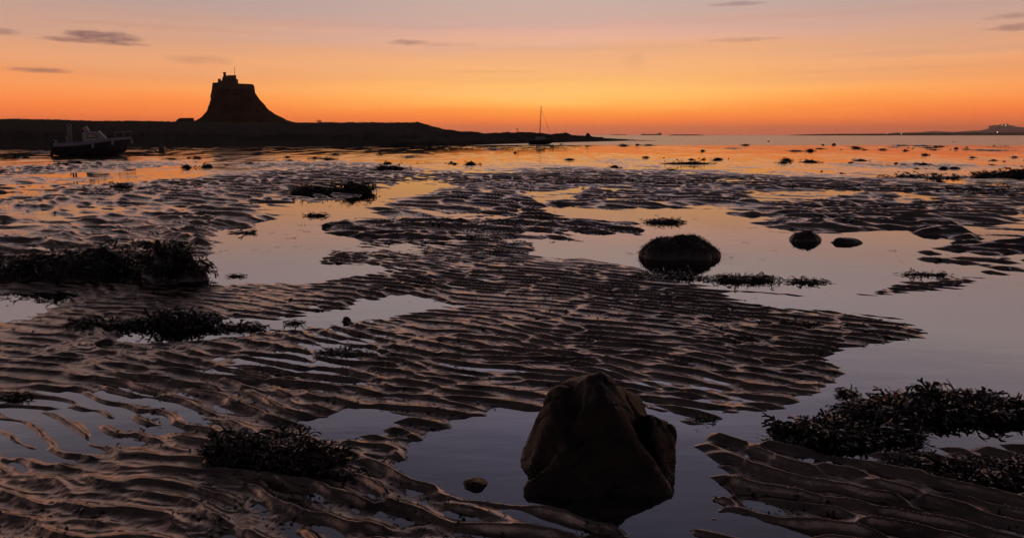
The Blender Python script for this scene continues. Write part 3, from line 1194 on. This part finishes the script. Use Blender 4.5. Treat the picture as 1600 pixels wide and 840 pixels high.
def build_yacht():
    g = ground(845, 225.5)
    Y = g.y
    s = Y / FPX
    root = empty('sailing_boat', (g.x, Y, -.05), 'small dark sailing boat with bare mast beside the low headland', 'boat')
    bm = bmesh.new()
    st = [(-19, 6.2, .95, .6), (-14, 6.0, 1.15, .1), (-4, 5.8, 1.3, 0), (6, 6.2, 1.2, 0), (13, 7.0, .8, .6), (18, 7.8, .3, 2.2), (20.5, 8.4, .03, 5)]
    secs = []
    for px, zd, hw, zk in st:
        row = []
        for f, wz in ((1, 1), (.95, .55), (.6, .15), (0, 0), (-.6, .15), (-.95, .55), (-1, 1)):
            row.append((px * s, hw * f, (zk + (zd - zk) * wz) * s * 1.25))
        secs.append(row)
    rows = loft(bm, secs)
    bm.faces.new(rows[0])
    for a, b in zip(rows[:-1], rows[1:]):
        bm.faces.new([a[0], b[0], b[-1], a[-1]])
    obj('hull', bm, M['hull'], root)
    bm = bmesh.new()
    add_box(bm, (-8 * s, -.6, 7.4 * s), (7 * s, .6, 12 * s), (.85, .8))
    obj('cabin', bm, M['deck'], root)
    bm = bmesh.new()
    add_tube(bm, [(-2 * s, 0, 8 * s), (.2 * s, 0, 57.5 * s)], .075, 8, .05)
    mast = obj('mast', bm, M['dark'], root)
    bm = bmesh.new()
    add_tube(bm, [(.0, 0, 52 * s), (15 * s, 0, 17 * s), (19 * s, 0, 9.5 * s)], .018, 5)
    obj('forestay', bm, M['dark'], mast)
    bm = bmesh.new()
    add_tube(bm, [(-1.5 * s, 0, 13 * s), (-16 * s, 0, 12.2 * s)], .06, 6)
    obj('boom', bm, M['dark'], mast)


build_yacht()


def build_markers():
    # leaning post on the low ridge, bush on the skyline, block by the boat, boulder at the tip
    p = at(811, 208, 150)
    bm = bmesh.new()
    add_tube(bm, [(0, 0, -.4), (-.42, 0, .95)], .07, 8, .06)
    add_box(bm, (-.62, -.05, .80), (-.34, .05, .93))
    o = obj('leaning_post', bm, M['dark'])
    o.location = p
    tag(o, 'short leaning post on the low ridge left of the sailing boat', 'post')
    p = ground(920, 219)
    bm = bmesh.new()
    bmesh.ops.create_icosphere(bm, subdivisions=3, radius=1)
    for v in bm.verts:
        n = float(noise2(np.array([v.co.x * 1.3 + 3]), np.array([v.co.z * 1.3 + v.co.y]), 88)[0])
        v.co *= 1 + .22 * n
        v.co.x *= .85
        v.co.z *= 1.15
    o = obj('boulder', bm, M['land'], smooth=True)
    o.location = at(919, 214.5, 206)
    tag(o, 'round dark boulder standing at the tip of the headland', 'boulder')
    g = ground(254, 237.6)
    bm = bmesh.new()
    add_box(bm, (-.26, -.25, -.05), (.28, .25, .52), (.9, .9))
    bmesh.ops.bevel(bm, geom=list(bm.edges), offset=.05, segments=2, affect='EDGES')
    add_tube(bm, [(-.2, 0, .06), (-.6, 0, .05), (-.95, 0, .28)], .07, 6, .03)
    add_tube(bm, [(0, 0, .5), (-.05, 0, .74), (-.5, 0, .82), (-.2, 0, .72)], .04, 6)
    o = obj('mooring_block', bm, M['stone'])
    o.location = (g.x, g.y, 0)
    tag(o, 'dark mooring block with a bent arm on the flats right of the motorboat', 'mooring')
    # shrub on the skyline right of the castle
    bush = at(498.5, 193.5, 240)
    e = empty('shrub', bush, 'lone tiny shrub on the skyline right of the castle crag', 'shrub')
    bm = bmesh.new()
    add_tube(bm, [(0, 0, -.4), (.1, 0, .5)], .09, 6, .05)
    obj('trunk', bm, M['dark'], e)
    rs = random.Random(4)
    bm = bmesh.new()
    for i in range(150):
        a = Vector((rs.gauss(0, .42), rs.gauss(0, .35), .75 + rs.gauss(0, .30)))
        m = Matrix.Translation(a) @ Euler((rs.random() * 6, rs.random() * 6, rs.random() * 6)).to_matrix().to_4x4()
        bm.faces.new([bm.verts.new(m @ Vector(q)) for q in ((-.10, 0, 0), (.10, 0, .02), (0, .2, 0))])
    obj('crown', bm, M['grass'], e)
    # grass fringe along the top of the land
    V, F = [], []
    rs = random.Random(9)
    pts = [(0, 187.5), (50, 187.5), (130, 190), (280, 191), (360, 192.5), (460, 192.5), (560, 192.3), (652, 192)]
    for i in range(1500):
        px = rs.uniform(-60, 650)
        if 300 < px < 462:
            continue
        py = interp(px, pts)
        shore = interp(px, [(-500, 236), (0, 233.5), (200, 230.5), (400, 228.5), (640, 227)])
        Y = CAMH * FPX / (shore - 211) + 149
        b = at(px, py + .5, Y)
        big = noise2(np.array([px * .045]), np.array([2.0]), 91)[0]
        h = rs.uniform(.1, .45) + max(0, big) * rs.uniform(.2, 1.7) * (1.5 if rs.random() < .05 else 1)
        for q in range(2):
            dx = rs.uniform(-.3, .3)
            k = len(V)
            V += [(b.x + dx, b.y, b.z - .3), (b.x + dx + .07, b.y + .05, b.z - .3), (b.x + dx + rs.uniform(-.18, .2), b.y, b.z + h)]
            F.append((k, k + 1, k + 2))
    g = mesh_np('grass', V, F, M['grass'], smooth=False)
    tag(g, 'dry grass fringe along the top of the dark headland', 'grass')
    g['kind'] = 'stuff'


build_markers()

# ------------------------------------------------------------------ the foreground rock


def build_rock():
    def hull(bm, pts):
        vs = [bm.verts.new(p) for p in pts]
        r = bmesh.ops.convex_hull(bm, input=vs)
        kill = [g for g in r['geom_interior'] if isinstance(g, bmesh.types.BMVert)]
        bmesh.ops.delete(bm, geom=kill, context='VERTS')
    bm = bmesh.new()

    def pts(lst):
        return [at(px, py, Y) for px, py, Y in lst]

    def foot(lst, z=-.18):
        return [Vector((p.x, p.y, z)) for p in [ground(px, py) for px, py in lst]]
    # main back block
    hull(bm, pts([(938, 578, 3.30), (922, 584, 3.25), (954, 585, 3.28), (905, 598, 3.26), (868, 601, 3.36), (850, 618, 3.34), (838, 645, 3.24), (982, 614, 3.34), (1001, 622, 3.36),
                  (1008, 650, 3.24), (940, 640, 3.12), (905, 660, 3.08), (880, 640, 3.16), (960, 650, 3.10), (935, 586, 3.45), (868, 612, 3.55), (1000, 630, 3.55)])
         + foot([(797, 727), (806, 740), (1040, 735), (1040, 690), (860, 655), (1000, 655), (900, 752), (1000, 752)]))
    # brow of the peak
    hull(bm, pts([(938, 579, 3.28), (910, 602, 3.20), (964, 604, 3.22), (905, 640, 3.07), (972, 642, 3.09), (938, 640, 3.03), (992, 650, 3.12), (900, 668, 3.05), (975, 672, 3.06), (940, 610, 3.4)]))
    # slope that joins the brow to the wedge in front
    hull(bm, pts([(900, 640, 3.09), (978, 645, 3.10), (940, 632, 3.07), (888, 697, 2.99), (990, 694, 3.0), (940, 692, 2.985), (1012, 712, 2.985), (868, 712, 2.985), (940, 720, 3.1), (940, 650, 3.2)]))
    # left shoulder knob
    hull(bm, pts([(864, 603, 3.30), (888, 603, 3.24), (849, 624, 3.26), (862, 650, 3.14), (890, 655, 3.10), (840, 690, 3.12), (885, 610, 3.5), (832, 715, 3.02), (870, 710, 3.0)])
         + foot([(798, 730), (846, 748)]))
    # front wedge
    hull(bm, pts([(819, 755, 2.86), (845, 735, 2.90), (893, 692, 2.97), (925, 684, 2.98), (968, 676, 3.04), (985, 690, 3.00), (1012, 706, 2.97), (1035, 742, 2.90), (1050, 765, 2.86), (940, 690, 3.2), (985, 690, 3.2)])
         + foot([(826, 785), (845, 796), (1000, 800), (1050, 786), (1060, 776), (830, 740), (1040, 745)]))
    # right lobe
    hull(bm, pts([(1008, 640, 3.22), (1022, 646, 3.16), (1042, 657, 3.16), (1055, 667, 3.15), (1057, 680, 3.12), (1050, 700, 3.08), (1028, 690, 3.05), (1015, 670, 3.08), (1030, 655, 3.35), (1052, 672, 3.3)])
         + foot([(1048, 742), (1056, 760), (1058, 770), (1010, 720), (1045, 720)]))
    me = bpy.data.meshes.new('rock_raw')
    bm.to_mesh(me)
    bm.free()
    o = bpy.data.objects.new('rock_raw', me)
    col.objects.link(o)
    m = o.modifiers.new('r', 'REMESH')
    m.mode = 'VOXEL'
    m.voxel_size = .012
    s = o.modifiers.new('s', 'SMOOTH')
    s.factor = .6
    s.iterations = 14
    dg = bpy.context.evaluated_depsgraph_get()
    ev = o.evaluated_get(dg)
    me2 = bpy.data.meshes.new_from_object(ev)
    bpy.data.objects.remove(o)
    n = len(me2.vertices)
    co = np.zeros(n * 3, np.float32)
    no = np.zeros(n * 3, np.float32)
    me2.vertices.foreach_get('co', co)
    me2.vertices.foreach_get('normal', no)
    co = co.reshape(-1, 3).astype(float)
    no = no.reshape(-1, 3)
    x, y, z = co.T
    d = noise2(x * 5 + z * 2, y * 5 - z * 3, 101) * .020 + noise2(x * 12 + z * 7, y * 11 - z * 8, 102) * .009 + noise2(x * 30 + z * 17, y * 28 - z * 20, 103) * .0035
    # sharp little scar lines
    d -= .010 * np.exp(-(noise2(x * 6 - z * 5, y * 5 + z * 5, 104) / .05) ** 2)
    # barnacled lower sides are rougher
    low = np.clip((.16 - z) / .12, 0, 1)
    d += low * (noise2(x * 60 + z * 40, y * 60 - z * 45, 105) * .006)
    co += no * d[:, None]
    me2.vertices.foreach_set('co', co.astype(np.float32).ravel())
    for p in me2.polygons:
        p.use_smooth = True
    me2.name = 'foreground_rock'
    me2.materials.clear()
    r = link('foreground_rock', me2, M['rock'])
    tag(r, 'big dark angular rock standing in water in the foreground', 'rock')


build_rock()

# ------------------------------------------------------------------ seaweed and stones


def frond_template(rs, levels=3, nseg=3, width=.115):
    """forked strap of bladderwrack of length about one, lying along +x"""
    V, F = [], []

    def strip(p, ang, L, w, lift, lev):
        pts = []
        q = np.array(p, float)
        a = ang
        el = lift
        for i in range(nseg + 1):
            pts.append((q.copy(), a, w * (1 - .12 * i / nseg) * (1.25 if i == nseg and lev == 0 else 1)))
            q = q + np.array([math.cos(a) * math.cos(el), math.sin(a) * math.cos(el), math.sin(el)]) * L / nseg
            a += rs.uniform(-.22, .22)
            el -= rs.uniform(.0, .30)
        k = len(V)
        tw = rs.uniform(-.6, .6)
        for (c, aa, ww) in pts:
            n = np.array([-math.sin(aa), math.cos(aa), tw * .5])
            V.append(c - n * ww / 2)
            V.append(c + n * ww / 2)
        for i in range(nseg):
            F.append((k + 2 * i, k + 2 * i + 1, k + 2 * i + 3, k + 2 * i + 2))
        if lev > 0:
            for sg in (-1, 1):
                strip(pts[-1][0], pts[-1][1] + sg * rs.uniform(.25, .6), L * rs.uniform(.62, .95), w * .85, el + rs.uniform(-.1, .45), lev - 1)
    strip((0, 0, 0), 0, .36, width, .35, levels - 1)
    return np.array(V), np.array(F)


_frs = random.Random(77)
FRONDS = [frond_template(_frs, 2 + (i % 2), 3 + i % 2, _frs.uniform(.06, .13)) for i in range(14)]


def dome_height(u, v, seed):
    """dome profile over the unit disc with lumps"""
    r = np.sqrt(u * u + v * v)
    n = noise2(u * 1.7 + seed, v * 1.7 - seed, 111) * .6 + noise2(u * 4.5 + seed, v * 4.5, 112) * .42
    if seed in (8, 9):
        n = n * .3
    return np.clip(1 - r ** 2.2, 0, 1) ** (.62 if seed in (8, 9) else .85) * (1 + n)


def weed_fronds(loc, a, b, h, n, L, seed, spread=1.0, floor=.002, lean=.35, hfun=None):
    """numpy mesh of n fronds over a dome with half axes a, b and height h"""
    rs = np.random.RandomState(seed)
    VV, FF = [], []
    off = 0
    for i in range(n):
        rr = rs.rand() ** .40 * spread
        t = rs.rand() * 2 * math.pi
        u, v = rr * math.cos(t), rr * math.sin(t)
        rw = float(rim(np.array([t]), seed)[0])
        z = float(dome_height(np.array([u]), np.array([v]), seed)[0]) * h if rr < 1 else 0
        T, F = FRONDS[rs.randint(len(FRONDS))]
        ang = t + rs.normal(0, .9)
        # outward and slightly upward, hanging more at the rim
        el = rs.normal(lean * (1 - rr * .8), .30)
        roll = rs.normal(0, .6)
        ca, sa = math.cos(ang), math.sin(ang)
        Lr = L * (.55 + 1.1 * rs.rand() ** 2)
        Mx = (Matrix.Rotation(ang, 3, 'Z') @ Matrix.Rotation(-el, 3, 'Y') @ Matrix.Rotation(roll, 3, 'X'))
        P = (T * Lr) @ np.array(Mx).T + np.array([u * a * rw, v * b * rw, max(z, 0) + .004])
        P[:, 2] = np.maximum(P[:, 2], floor + rs.rand() * .012)
        VV.append(P)
        FF.append(F + off)
        off += len(P)
    return np.concatenate(VV), np.concatenate(FF)


def rim(t, seed):
    """uneven outline of a heap"""
    return 1 + .30 * noise2(np.cos(t) * 1.3 + seed * 3.7, np.sin(t) * 1.3 + seed, 113) + .16 * noise2(np.cos(t) * 3.4 + seed, np.sin(t) * 3.4, 114)


def mound_np(a, b, h, seed, nr=16, ns=40, bottom=-.06, scale=.88):
    r = np.linspace(0, 1, nr)
    t = np.arange(ns) / ns * 2 * np.pi
    Rr, T = np.meshgrid(r, t, indexing='ij')
    wob = rim(T, seed)
    U = Rr * np.cos(T)
    Vv = Rr * np.sin(T)
    Z = dome_height(U, Vv, seed) * h * scale
    Z = np.where(Rr > .995, bottom, Z)
    V = np.stack([U * a * wob * scale, Vv * b * wob * scale, Z], -1)
    return V.reshape(-1, 3), grid_faces(nr, ns, wrap=True)


def clump_dims(x0, x1, ytop, ybase, ratio, front=0.0):
    """half axes, height and place of a heap whose outline spans the given photo rectangle"""
    c = ground((x0 + x1) / 2, ybase)
    dist = c.y * math.cos(PITCH) + CAMH * math.sin(PITCH)
    a = (x1 - x0) / 2 * dist / FPX
    b = a * ratio
    yy = c.y + b
    th = PITCH - math.atan((420 - ytop) / FPX)
    h = CAMH - yy * math.tan(th)
    return Vector((c.x, yy, 0)), a, b, max(h, .02)


def weed_clump(rect, ratio, n, L, seed, label, group=None, name='seaweed_clump', spread=.97, lean=.08, hmul=.74, rot=0.0, cat='seaweed', zoff=0.0):
    loc, a, b, h = clump_dims(*rect, ratio)
    h = max(h * hmul - .38 * L - .1 * h, .018)
    V1, F1 = mound_np(a, b, h, seed)
    V2, F2 = weed_fronds(loc, a, b, h, n, L, seed, spread, lean=lean)
    V = np.concatenate([V1, V2])
    F = np.concatenate([F1, F2 + len(V1)])
    o = mesh_np(name, V, F, M['weed'])
    o.location = loc + Vector((0, 0, zoff))
    o.rotation_euler.z = rot
    tag(o, label, cat, group)
    return o


G = 'seaweed heaps on the flats'
# long left heap
weed_clump((-70, 225, 381, 444), .40, 1500, .12, 3, 'long low heap of dark seaweed at the left edge beside the pool', G, hmul=.92)
weed_clump((175, 312, 372, 446), .62, 900, .13, 5, 'rounded high end of the seaweed heap jutting into the left pool', G, hmul=.92)
weed_clump((150, 290, 371, 398), .45, 260, .12, 6, 'narrow ridge of seaweed behind the left heap', G)
# mid left strips
weed_clump((95, 215, 487, 515), .30, 420, .10, 11, 'flat dark strip of seaweed below the left heap', G)
weed_clump((208, 335, 478, 514), .33, 520, .11, 12, 'ragged raised seaweed strip with tips over the grey water', G, hmul=.92)
weed_clump((322, 410, 496, 516), .28, 240, .085, 13, 'thin seaweed strip at the end of the ragged one', G)
# foreground left
weed_clump((305, 420, 672, 722), .46, 420, .085, 21, 'left half of the black seaweed heap on foreground ripples', G, hmul=.92)
weed_clump((400, 520, 676, 738), .50, 520, .085, 22, 'right half of the black seaweed heap on foreground ripples', G, hmul=.92)
weed_clump((510, 582, 733, 750), .22, 90, .05, 23, 'thin trailing tail of seaweed pointing at the pebble', G)
weed_clump((420, 470, 662, 690), .5, 60, .08, 24, 'small sprig of upright seaweed behind the foreground heap', G, lean=.9)
# right foreground raft
weed_clump((1325, 1470, 592, 668), .50, 650, .105, 31, 'near left crest of the seaweed raft at the right edge', G, hmul=.52)
weed_clump((1400, 1640, 582, 660), .42, 1200, .11, 32, 'highest seaweed bank at the right edge above the water gap', G, hmul=.52)
weed_clump((1222, 1400, 628, 700), .46, 800, .10, 33, 'pointed left tongue of seaweed in the right channel', G, hmul=.52)
weed_clump((1330, 1450, 640, 694), .42, 420, .10, 34, 'middle seaweed bank left of the small water gap', G, hmul=.52)
weed_clump((1395, 1560, 704, 742), .30, 320, .075, 35, 'flat thin seaweed spread below the water gap', G, hmul=.52)
weed_clump((1490, 1680, 694, 764), .40, 700, .09, 36, 'lowest seaweed heap in the bottom right corner', G, hmul=.52)
weed_clump((1310, 1350, 598, 620), .5, 60, .06, 37, 'tiny seaweed tuft at the upper left of the right raft', G)
# in the right pool
weed_clump((1110, 1218, 421, 441), .28, 330, .10, 41, 'broad weed patch floating right of the weedy rock', G)
weed_clump((1233, 1302, 430, 443), .30, 110, .10, 42, 'small spiky weed patch floating between the weedy rock and the shore', G)
weed_clump((1010, 1070, 335, 349), .42, 240, .12, 43, 'round weed tuft standing in the far part of the right pool', G)
weed_clump((1412, 1490, 421, 431), .25, 90, .10, 44, 'thin floating weed at the right side of the pool', G)
weed_clump((985, 1110, 420, 437), .30, 380, .10, 45, 'dark weed fringe at the foot of the weedy rock', G)
weed_clump((728, 790, 364, 374), .22, 130, .12, 46, 'flat weed strip on the sand between both pools', G)
weed_clump((476, 510, 327, 338), .35, 90, .12, 47, 'small weed tuft in the middle of the left pool', G)
weed_clump((360, 398, 356, 365), .40, 70, .12, 48, 'small spread weed tuft at the left rim of the left pool', G)
weed_clump((352, 382, 428, 433), .35, 50, .07, 49, 'tiny weed tuft at the near rim of the left pool', G)
weed_clump((1226, 1276, 494, 510), .45, 160, .07, 50, 'round weed cushion on ripples at the channel edge', G)
weed_clump((495, 560, 538, 556), .4, 160, .07, 51, 'dark weed cushion on the ripples below the grey water', G)
weed_clump((442, 474, 498, 507), .4, 60, .06, 52, 'small weed scrap left of the round pebble', G)
weed_clump((1086, 1122, 648, 657), .3, 60, .04, 53, 'tiny weed scrap right of the foreground rock', G)
weed_clump((-14, 44, 606, 626), .35, 120, .05, 54, 'black weed scrap at the left edge on the ripples', G)
weed_clump((1380, 1420, 316, 326), .4, 60, .16, 55, 'weed tuft on the sand beyond the right pool', G)
# far heaps
weed_clump((440, 545, 287, 303), .28, 300, .25, 61, 'long flat weed bank beyond the left pool', G, hmul=1.15)
weed_clump((525, 580, 281, 302), .42, 260, .25, 62, 'high end of the weed bank beyond the left pool', G, hmul=1.15)
weed_clump((1525, 1640, 263, 279), .30, 320, .35, 63, 'dark weed bank far out at the right edge', G, hmul=1.15)
weed_clump((1380, 1530, 271, 279), .22, 220, .30, 64, 'thin weed line leading to the far right bank', G, hmul=1.15)
weed_clump((575, 640, 256, 267), .30, 120, .30, 65, 'weed hump on the bright flats beyond the left pool', G, hmul=1.15)
weed_clump((1030, 1120, 250, 257), .22, 120, .35, 66, 'thin dark weed line on the glowing flats at centre right', G, hmul=1.15)
weed_clump((480, 525, 244, 249), .25, 70, .35, 67, 'flat weed patch on the pink flats below the crag', G, hmul=1.15)
weed_clump((172, 200, 286, 296), .35, 80, .22, 68, 'weed lump among the thin pools at left', G, hmul=1.15)


def stone(rect, seed, label, ratio=.8, cat='stone', name='stone', mat='stone', group=None, hmul=1.0):
    loc, a, b, h = clump_dims(*rect, ratio)
    h *= hmul
    bm = bmesh.new()
    bmesh.ops.create_icosphere(bm, subdivisions=4, radius=1)
    for v in bm.verts:
        c = v.co.copy()
        n1 = float(noise2(np.array([c.x * 1.1 + seed + c.z]), np.array([c.y * 1.1 - c.z]), 121)[0])
        n2 = float(noise2(np.array([c.x * 3 + seed + c.z * 2]), np.array([c.y * 3 - c.z * 2]), 122)[0])
        v.co *= 1 + .22 * n1 + .07 * n2
        v.co.x *= a
        v.co.y *= b
        v.co.z = v.co.z * h if v.co.z > 0 else v.co.z * .1
    o = obj(name, bm, M[mat], smooth=True)
    o.location = loc
    o['label'] = label
    tag(o, label, cat, group)
    return o


SG = 'loose stones on the flats'
stone((723, 762, 744, 764), 2, 'smooth dark pebble with a lit rim in the water left of the foreground rock', .75, group=SG, hmul=.7, mat='rock')
stone((142, 170, 529, 541), 3, 'round half sunk stone in the grey water at left', .8, group=SG)
stone((532, 548, 495, 504), 4, 'small round pebble at the edge of the grey water', .8, group=SG)
stone((501, 516, 349, 356), 5, 'single small stone on the sand spit in the left pool', .8, group=SG)
stone((1305, 1352, 371.5, 381), 6, 'low flat stone in the pool right of the bigger one', .55, group=SG)
stone((836, 846, 495, 500), 7, 'tiny stone on the ripples near the middle', .8, group=SG)


def weedy_rock(rect, seed, label, n, L, ratio=.7, fr=1.05):
    loc, a, b, h = clump_dims(*rect, ratio)
    root = empty('weedy_rock', loc, label, 'rock', 'rocks standing in the right pool')
    V, F = mound_np(a, b, h * .95, seed, 24, 56, scale=1.0)
    mesh_np('rock', V, F, M['stone'], parent=root)
    V, F = weed_fronds(None, a, b, h * .97, n, L, seed, fr, lean=.30)
    mesh_np('seaweed_cover', V, F, M['weed'], parent=root)


weedy_rock((1012, 1130, 367, 407), 8, 'large domed rock shaggy with seaweed standing in the right pool', 2600, .042, .65, 1.0)
weedy_rock((1242, 1290, 361, 378), 9, 'smaller pointed dark rock in the right pool', 220, .028, .7, 1.0)


def scatter_far():
    """small weed tufts and stones over the far wet flats"""
    rs = random.Random(12)
    protos_w, protos_s = [], []
    for k in range(5):
        V1, F1 = mound_np(1, .8, .55, 200 + k, 8, 18)
        V2, F2 = weed_fronds(None, 1, .8, .55, 46, .75, 200 + k, 1.1)
        o = mesh_np('seaweed_tuft', np.concatenate([V1, V2]), np.concatenate([F1, F2 + len(V1)]), M['weed'])
        protos_w.append(o)
    for k in range(4):
        bm = bmesh.new()
        bmesh.ops.create_icosphere(bm, subdivisions=2, radius=1)
        for v in bm.verts:
            c = v.co.copy()
            v.co *= 1 + .3 * float(noise2(np.array([c.x * 1.2 + k * 7 + c.z]), np.array([c.y * 1.2 - c.z]), 131)[0])
            v.co.z *= .8
        protos_s.append(obj('far_stone', bm, M['stone'], smooth=True))
    # (photo x, photo y, width in photo px, height, stone?)
    spots = [(1201, 221.5, 4, .5, 1), (1303, 226.5, 6, .6, 1), (1286, 226.8, 4, .4, 1), (1494, 233, 7, .5, 1), (1485, 234, 3, .4, 1), (1266, 235.8, 12, .25, 0), (1165, 227, 14, .2, 0),
             (1410, 227.5, 22, .15, 0), (1440, 228, 30, .15, 0), (1470, 229, 14, .15, 0), (1334, 229.5, 12, .12, 0), (1380, 234, 14, .15, 0), (1415, 235.5, 8, .2, 0), (1445, 243, 12, .22, 0),
             (1245, 236, 22, .12, 0), (1080, 249.5, 8, .3, 0), (1122, 250.5, 18, .18, 0), (1098, 236, 8, .2, 0), (1145, 232, 30, .1, 0), (1345, 251.5, 20, .14, 0), (1400, 256, 6, .3, 1),
             (1432, 265, 10, .2, 0), (1284, 268, 4, .35, 1), (1258, 271, 6, .25, 0), (1316, 272, 8, .2, 0), (916, 229, 4, .5, 1), (996, 227, 8, .3, 0), (975, 227.5, 14, .25, 0), (1013, 227.3, 16, .2, 0),
             (877, 226, 6, .4, 0), (769, 233.5, 30, .16, 0), (805, 239, 5, .2, 1), (735, 258, 22, .22, 0), (606, 257, 16, .25, 0), (593, 238, 6, .15, 0), (524, 242, 18, .14, 0), (340, 245.5, 22, .12, 0),
             (291, 262, 18, .2, 0), (325, 262, 22, .2, 0), (268, 249, 24, .1, 0), (158, 251.5, 8, .15, 0), (192, 248, 16, .12, 0), (390, 257, 18, .14, 0), (705, 254, 5, .25, 1), (1555, 235, 40, .1, 0),
             (1530, 234.5, 30, .1, 0), (1585, 247, 14, .15, 0), (1520, 247, 10, .15, 0), (1468, 285, 12, .2, 0), (1050, 268, 20, .14, 0), (960, 262, 16, .14, 0), (890, 250, 18, .12, 0), (1490, 222, 2.5, .25, 1),
             (1553, 228, 3, .2, 1), (640, 246, 24, .1, 0), (452, 252, 20, .12, 0), (100, 258, 26, .14, 0), (40, 247, 20, .12, 0), (232, 238, 16, .12, 0), (60, 238, 30, .12, 0)]
    # drift lines: loose strings of mixed scraps
    for q in range(13):
        py = 230 + 46 * rs.random() ** 1.3
        cx = rs.uniform(0, 1600) if py > 237 else rs.uniform(980, 1600)
        for i in range(rs.randint(3, 7)):
            big = rs.random() ** 2.5
            spots.append((cx + rs.gauss(0, 42), py + rs.gauss(0, 1.1), 3 + 26 * big, .06 + .14 * rs.random(), 1 if rs.random() < .25 else 0))
    used_w, used_s = 0, 0
    for i, (px, py, w, h, st) in enumerate(spots):
        g = ground(px, py)
        dist = g.y
        a = w / 2 * dist / FPX
        if st:
            p = protos_s[used_s % 4]
            o = p if used_s < 4 else p.copy()
            if used_s >= 4:
                col.objects.link(o)
            used_s += 1
            o.scale = (a, a * .9, min(h, a * 1.1))
            tag(o, 'small dark stone lying far out on the wet flats', 'stone', 'far stones on the wet flats')
        else:
            p = protos_w[used_w % 5]
            o = p if used_w < 5 else p.copy()
            if used_w >= 5:
                col.objects.link(o)
            used_w += 1
            o.scale = (a, min(a, 2.5) * .9, min(h * 1.5, a * .9))
            tag(o, 'small dark weed tuft lying far out on the wet flats', 'seaweed', 'far weed tufts on the wet flats')
        o.location = (g.x, g.y, 0)
        o.rotation_euler.z = rs.uniform(-.4, .4)


scatter_far()


def weed_litter():
    """uncountable flecks of weed and shell strewn over the sand"""
    rs = np.random.RandomState(55)
    n = 15000
    dep = np.radians(rs.uniform(1.6, 34, n) ** 1.0)
    r = CAMH / np.tan(dep)
    a = np.radians(rs.uniform(-44, 44, n))
    X, Y = r * np.sin(a), r * np.cos(a)
    z = sand_height(X, Y, np.full(n, .004) + r * r * .0004)
    patch = noise2(X * .45, Y * .45, 95) + .7 * noise2(X * 1.6, Y * 1.6, 96)
    ok = (z > -.004) & (patch > .05)
    X, Y, z, r = X[ok], Y[ok], z[ok], r[ok]
    m = len(X)
    L = (.008 + .022 * rs.rand(m) ** 2.5) * np.clip(r / 5, .45, 4)
    W = L * rs.uniform(.18, .5, m)
    H = L * rs.uniform(.05, .45, m)
    t = rs.rand(m) * 2 * np.pi
    c, s_ = np.cos(t), np.sin(t)
    V = np.zeros((m, 6, 3))
    for k, (u, v, w) in enumerate([(-1, -.6, 0), (-1, .6, .2), (0, -1, .8), (0, 1, 1), (1, -.4, .1), (1, .5, .5)]):
        V[:, k, 0] = X + c * u * L - s_ * v * W
        V[:, k, 1] = Y + s_ * u * L + c * v * W
        V[:, k, 2] = np.maximum(z, 0) + .0015 + w * H
    b = (np.arange(m) * 6)[:, None]
    F = np.concatenate([b + np.array([[0, 2, 3, 1]]), b + np.array([[2, 4, 5, 3]])])
    o = mesh_np('weed_litter', V, F, M['weed'])
    tag(o, 'fine dark flecks of weed strewn over the rippled sand', 'litter')
    o['kind'] = 'stuff'


weed_litter()


def floating_scraps():
    """thin scraps of weed afloat near the edges of the pools"""
    rs = random.Random(31)
    protos = []
    for k in range(4):
        V, F = weed_fronds(None, 1, .6, .05, 26, .55, 300 + k, 1.0, lean=.05)
        protos.append(mesh_np('seaweed_scrap', V, F, M['weed']))
    spots = [(432, 386, 14), (455, 372, 22), (470, 384, 8), (508, 384, 6), (420, 392, 10), (445, 366, 10), (425, 364, 16), (398, 390, 12), (540, 388, 18), (575, 392, 10), (350, 392, 18), (338, 396, 10),
             (474, 352, 20), (470, 360, 12), (480, 362, 18), (590, 412, 12), (1190, 405, 14), (1210, 391, 10), (1382, 403, 5), (1400, 400, 6), (1395, 392, 24), (1408, 409, 10), (1166, 379, 14), (988, 396, 20),
             (1000, 394, 14), (1142, 402, 12), (1470, 423, 12), (1230, 345, 12), (1000, 343, 12), (1086, 343, 12), (980, 345, 8), (1180, 466, 10), (1220, 452, 6), (1250, 449, 4), (1290, 457, 6), (820, 405, 12),
             (640, 470, 10), (700, 492, 10), (620, 452, 12), (590, 462, 8), (1090, 672, 16), (1130, 640, 10), (1065, 628, 12), (1320, 520, 8), (1350, 535, 6), (705, 712, 4), (1100, 805, 6), (600, 712, 14), (655, 690, 10)]
    for i, (px, py, w) in enumerate(spots):
        g = ground(px, py)
        a = w / 2 * g.y / FPX * .8
        o = protos[i % 4] if i < 4 else protos[i % 4].copy()
        if i >= 4:
            col.objects.link(o)
        o.scale = (a, a * .8, a * .5)
        o.location = (g.x, g.y, .004)
        o.rotation_euler.z = rs.uniform(0, 6.28)
        tag(o, 'thin dark scrap of weed afloat in or beside a pool', 'seaweed', 'weed scraps afloat in the pools')


floating_scraps()


def build_haze():
    bm = bmesh.new()
    add_box(bm, (-9400, -9400, -3), (9400, 9400, 112))
    m = bpy.data.materials.new('haze')
    m.use_nodes = True
    k = NT(m.node_tree)
    k.n.clear()
    v = k.new('ShaderNodeVolumePrincipled')
    v.inputs['Color'].default_value = (.95, .88, .84, 1)
    v.inputs['Density'].default_value = 8e-5
    v.inputs['Anisotropy'].default_value = .72
    out = k.new('ShaderNodeOutputMaterial')
    k.l.new(v.outputs[0], out.inputs['Volume'])
    o = obj('haze', bm, m)
    struct(o, 'stuff')
    o.display_type = 'WIRE'


build_haze()
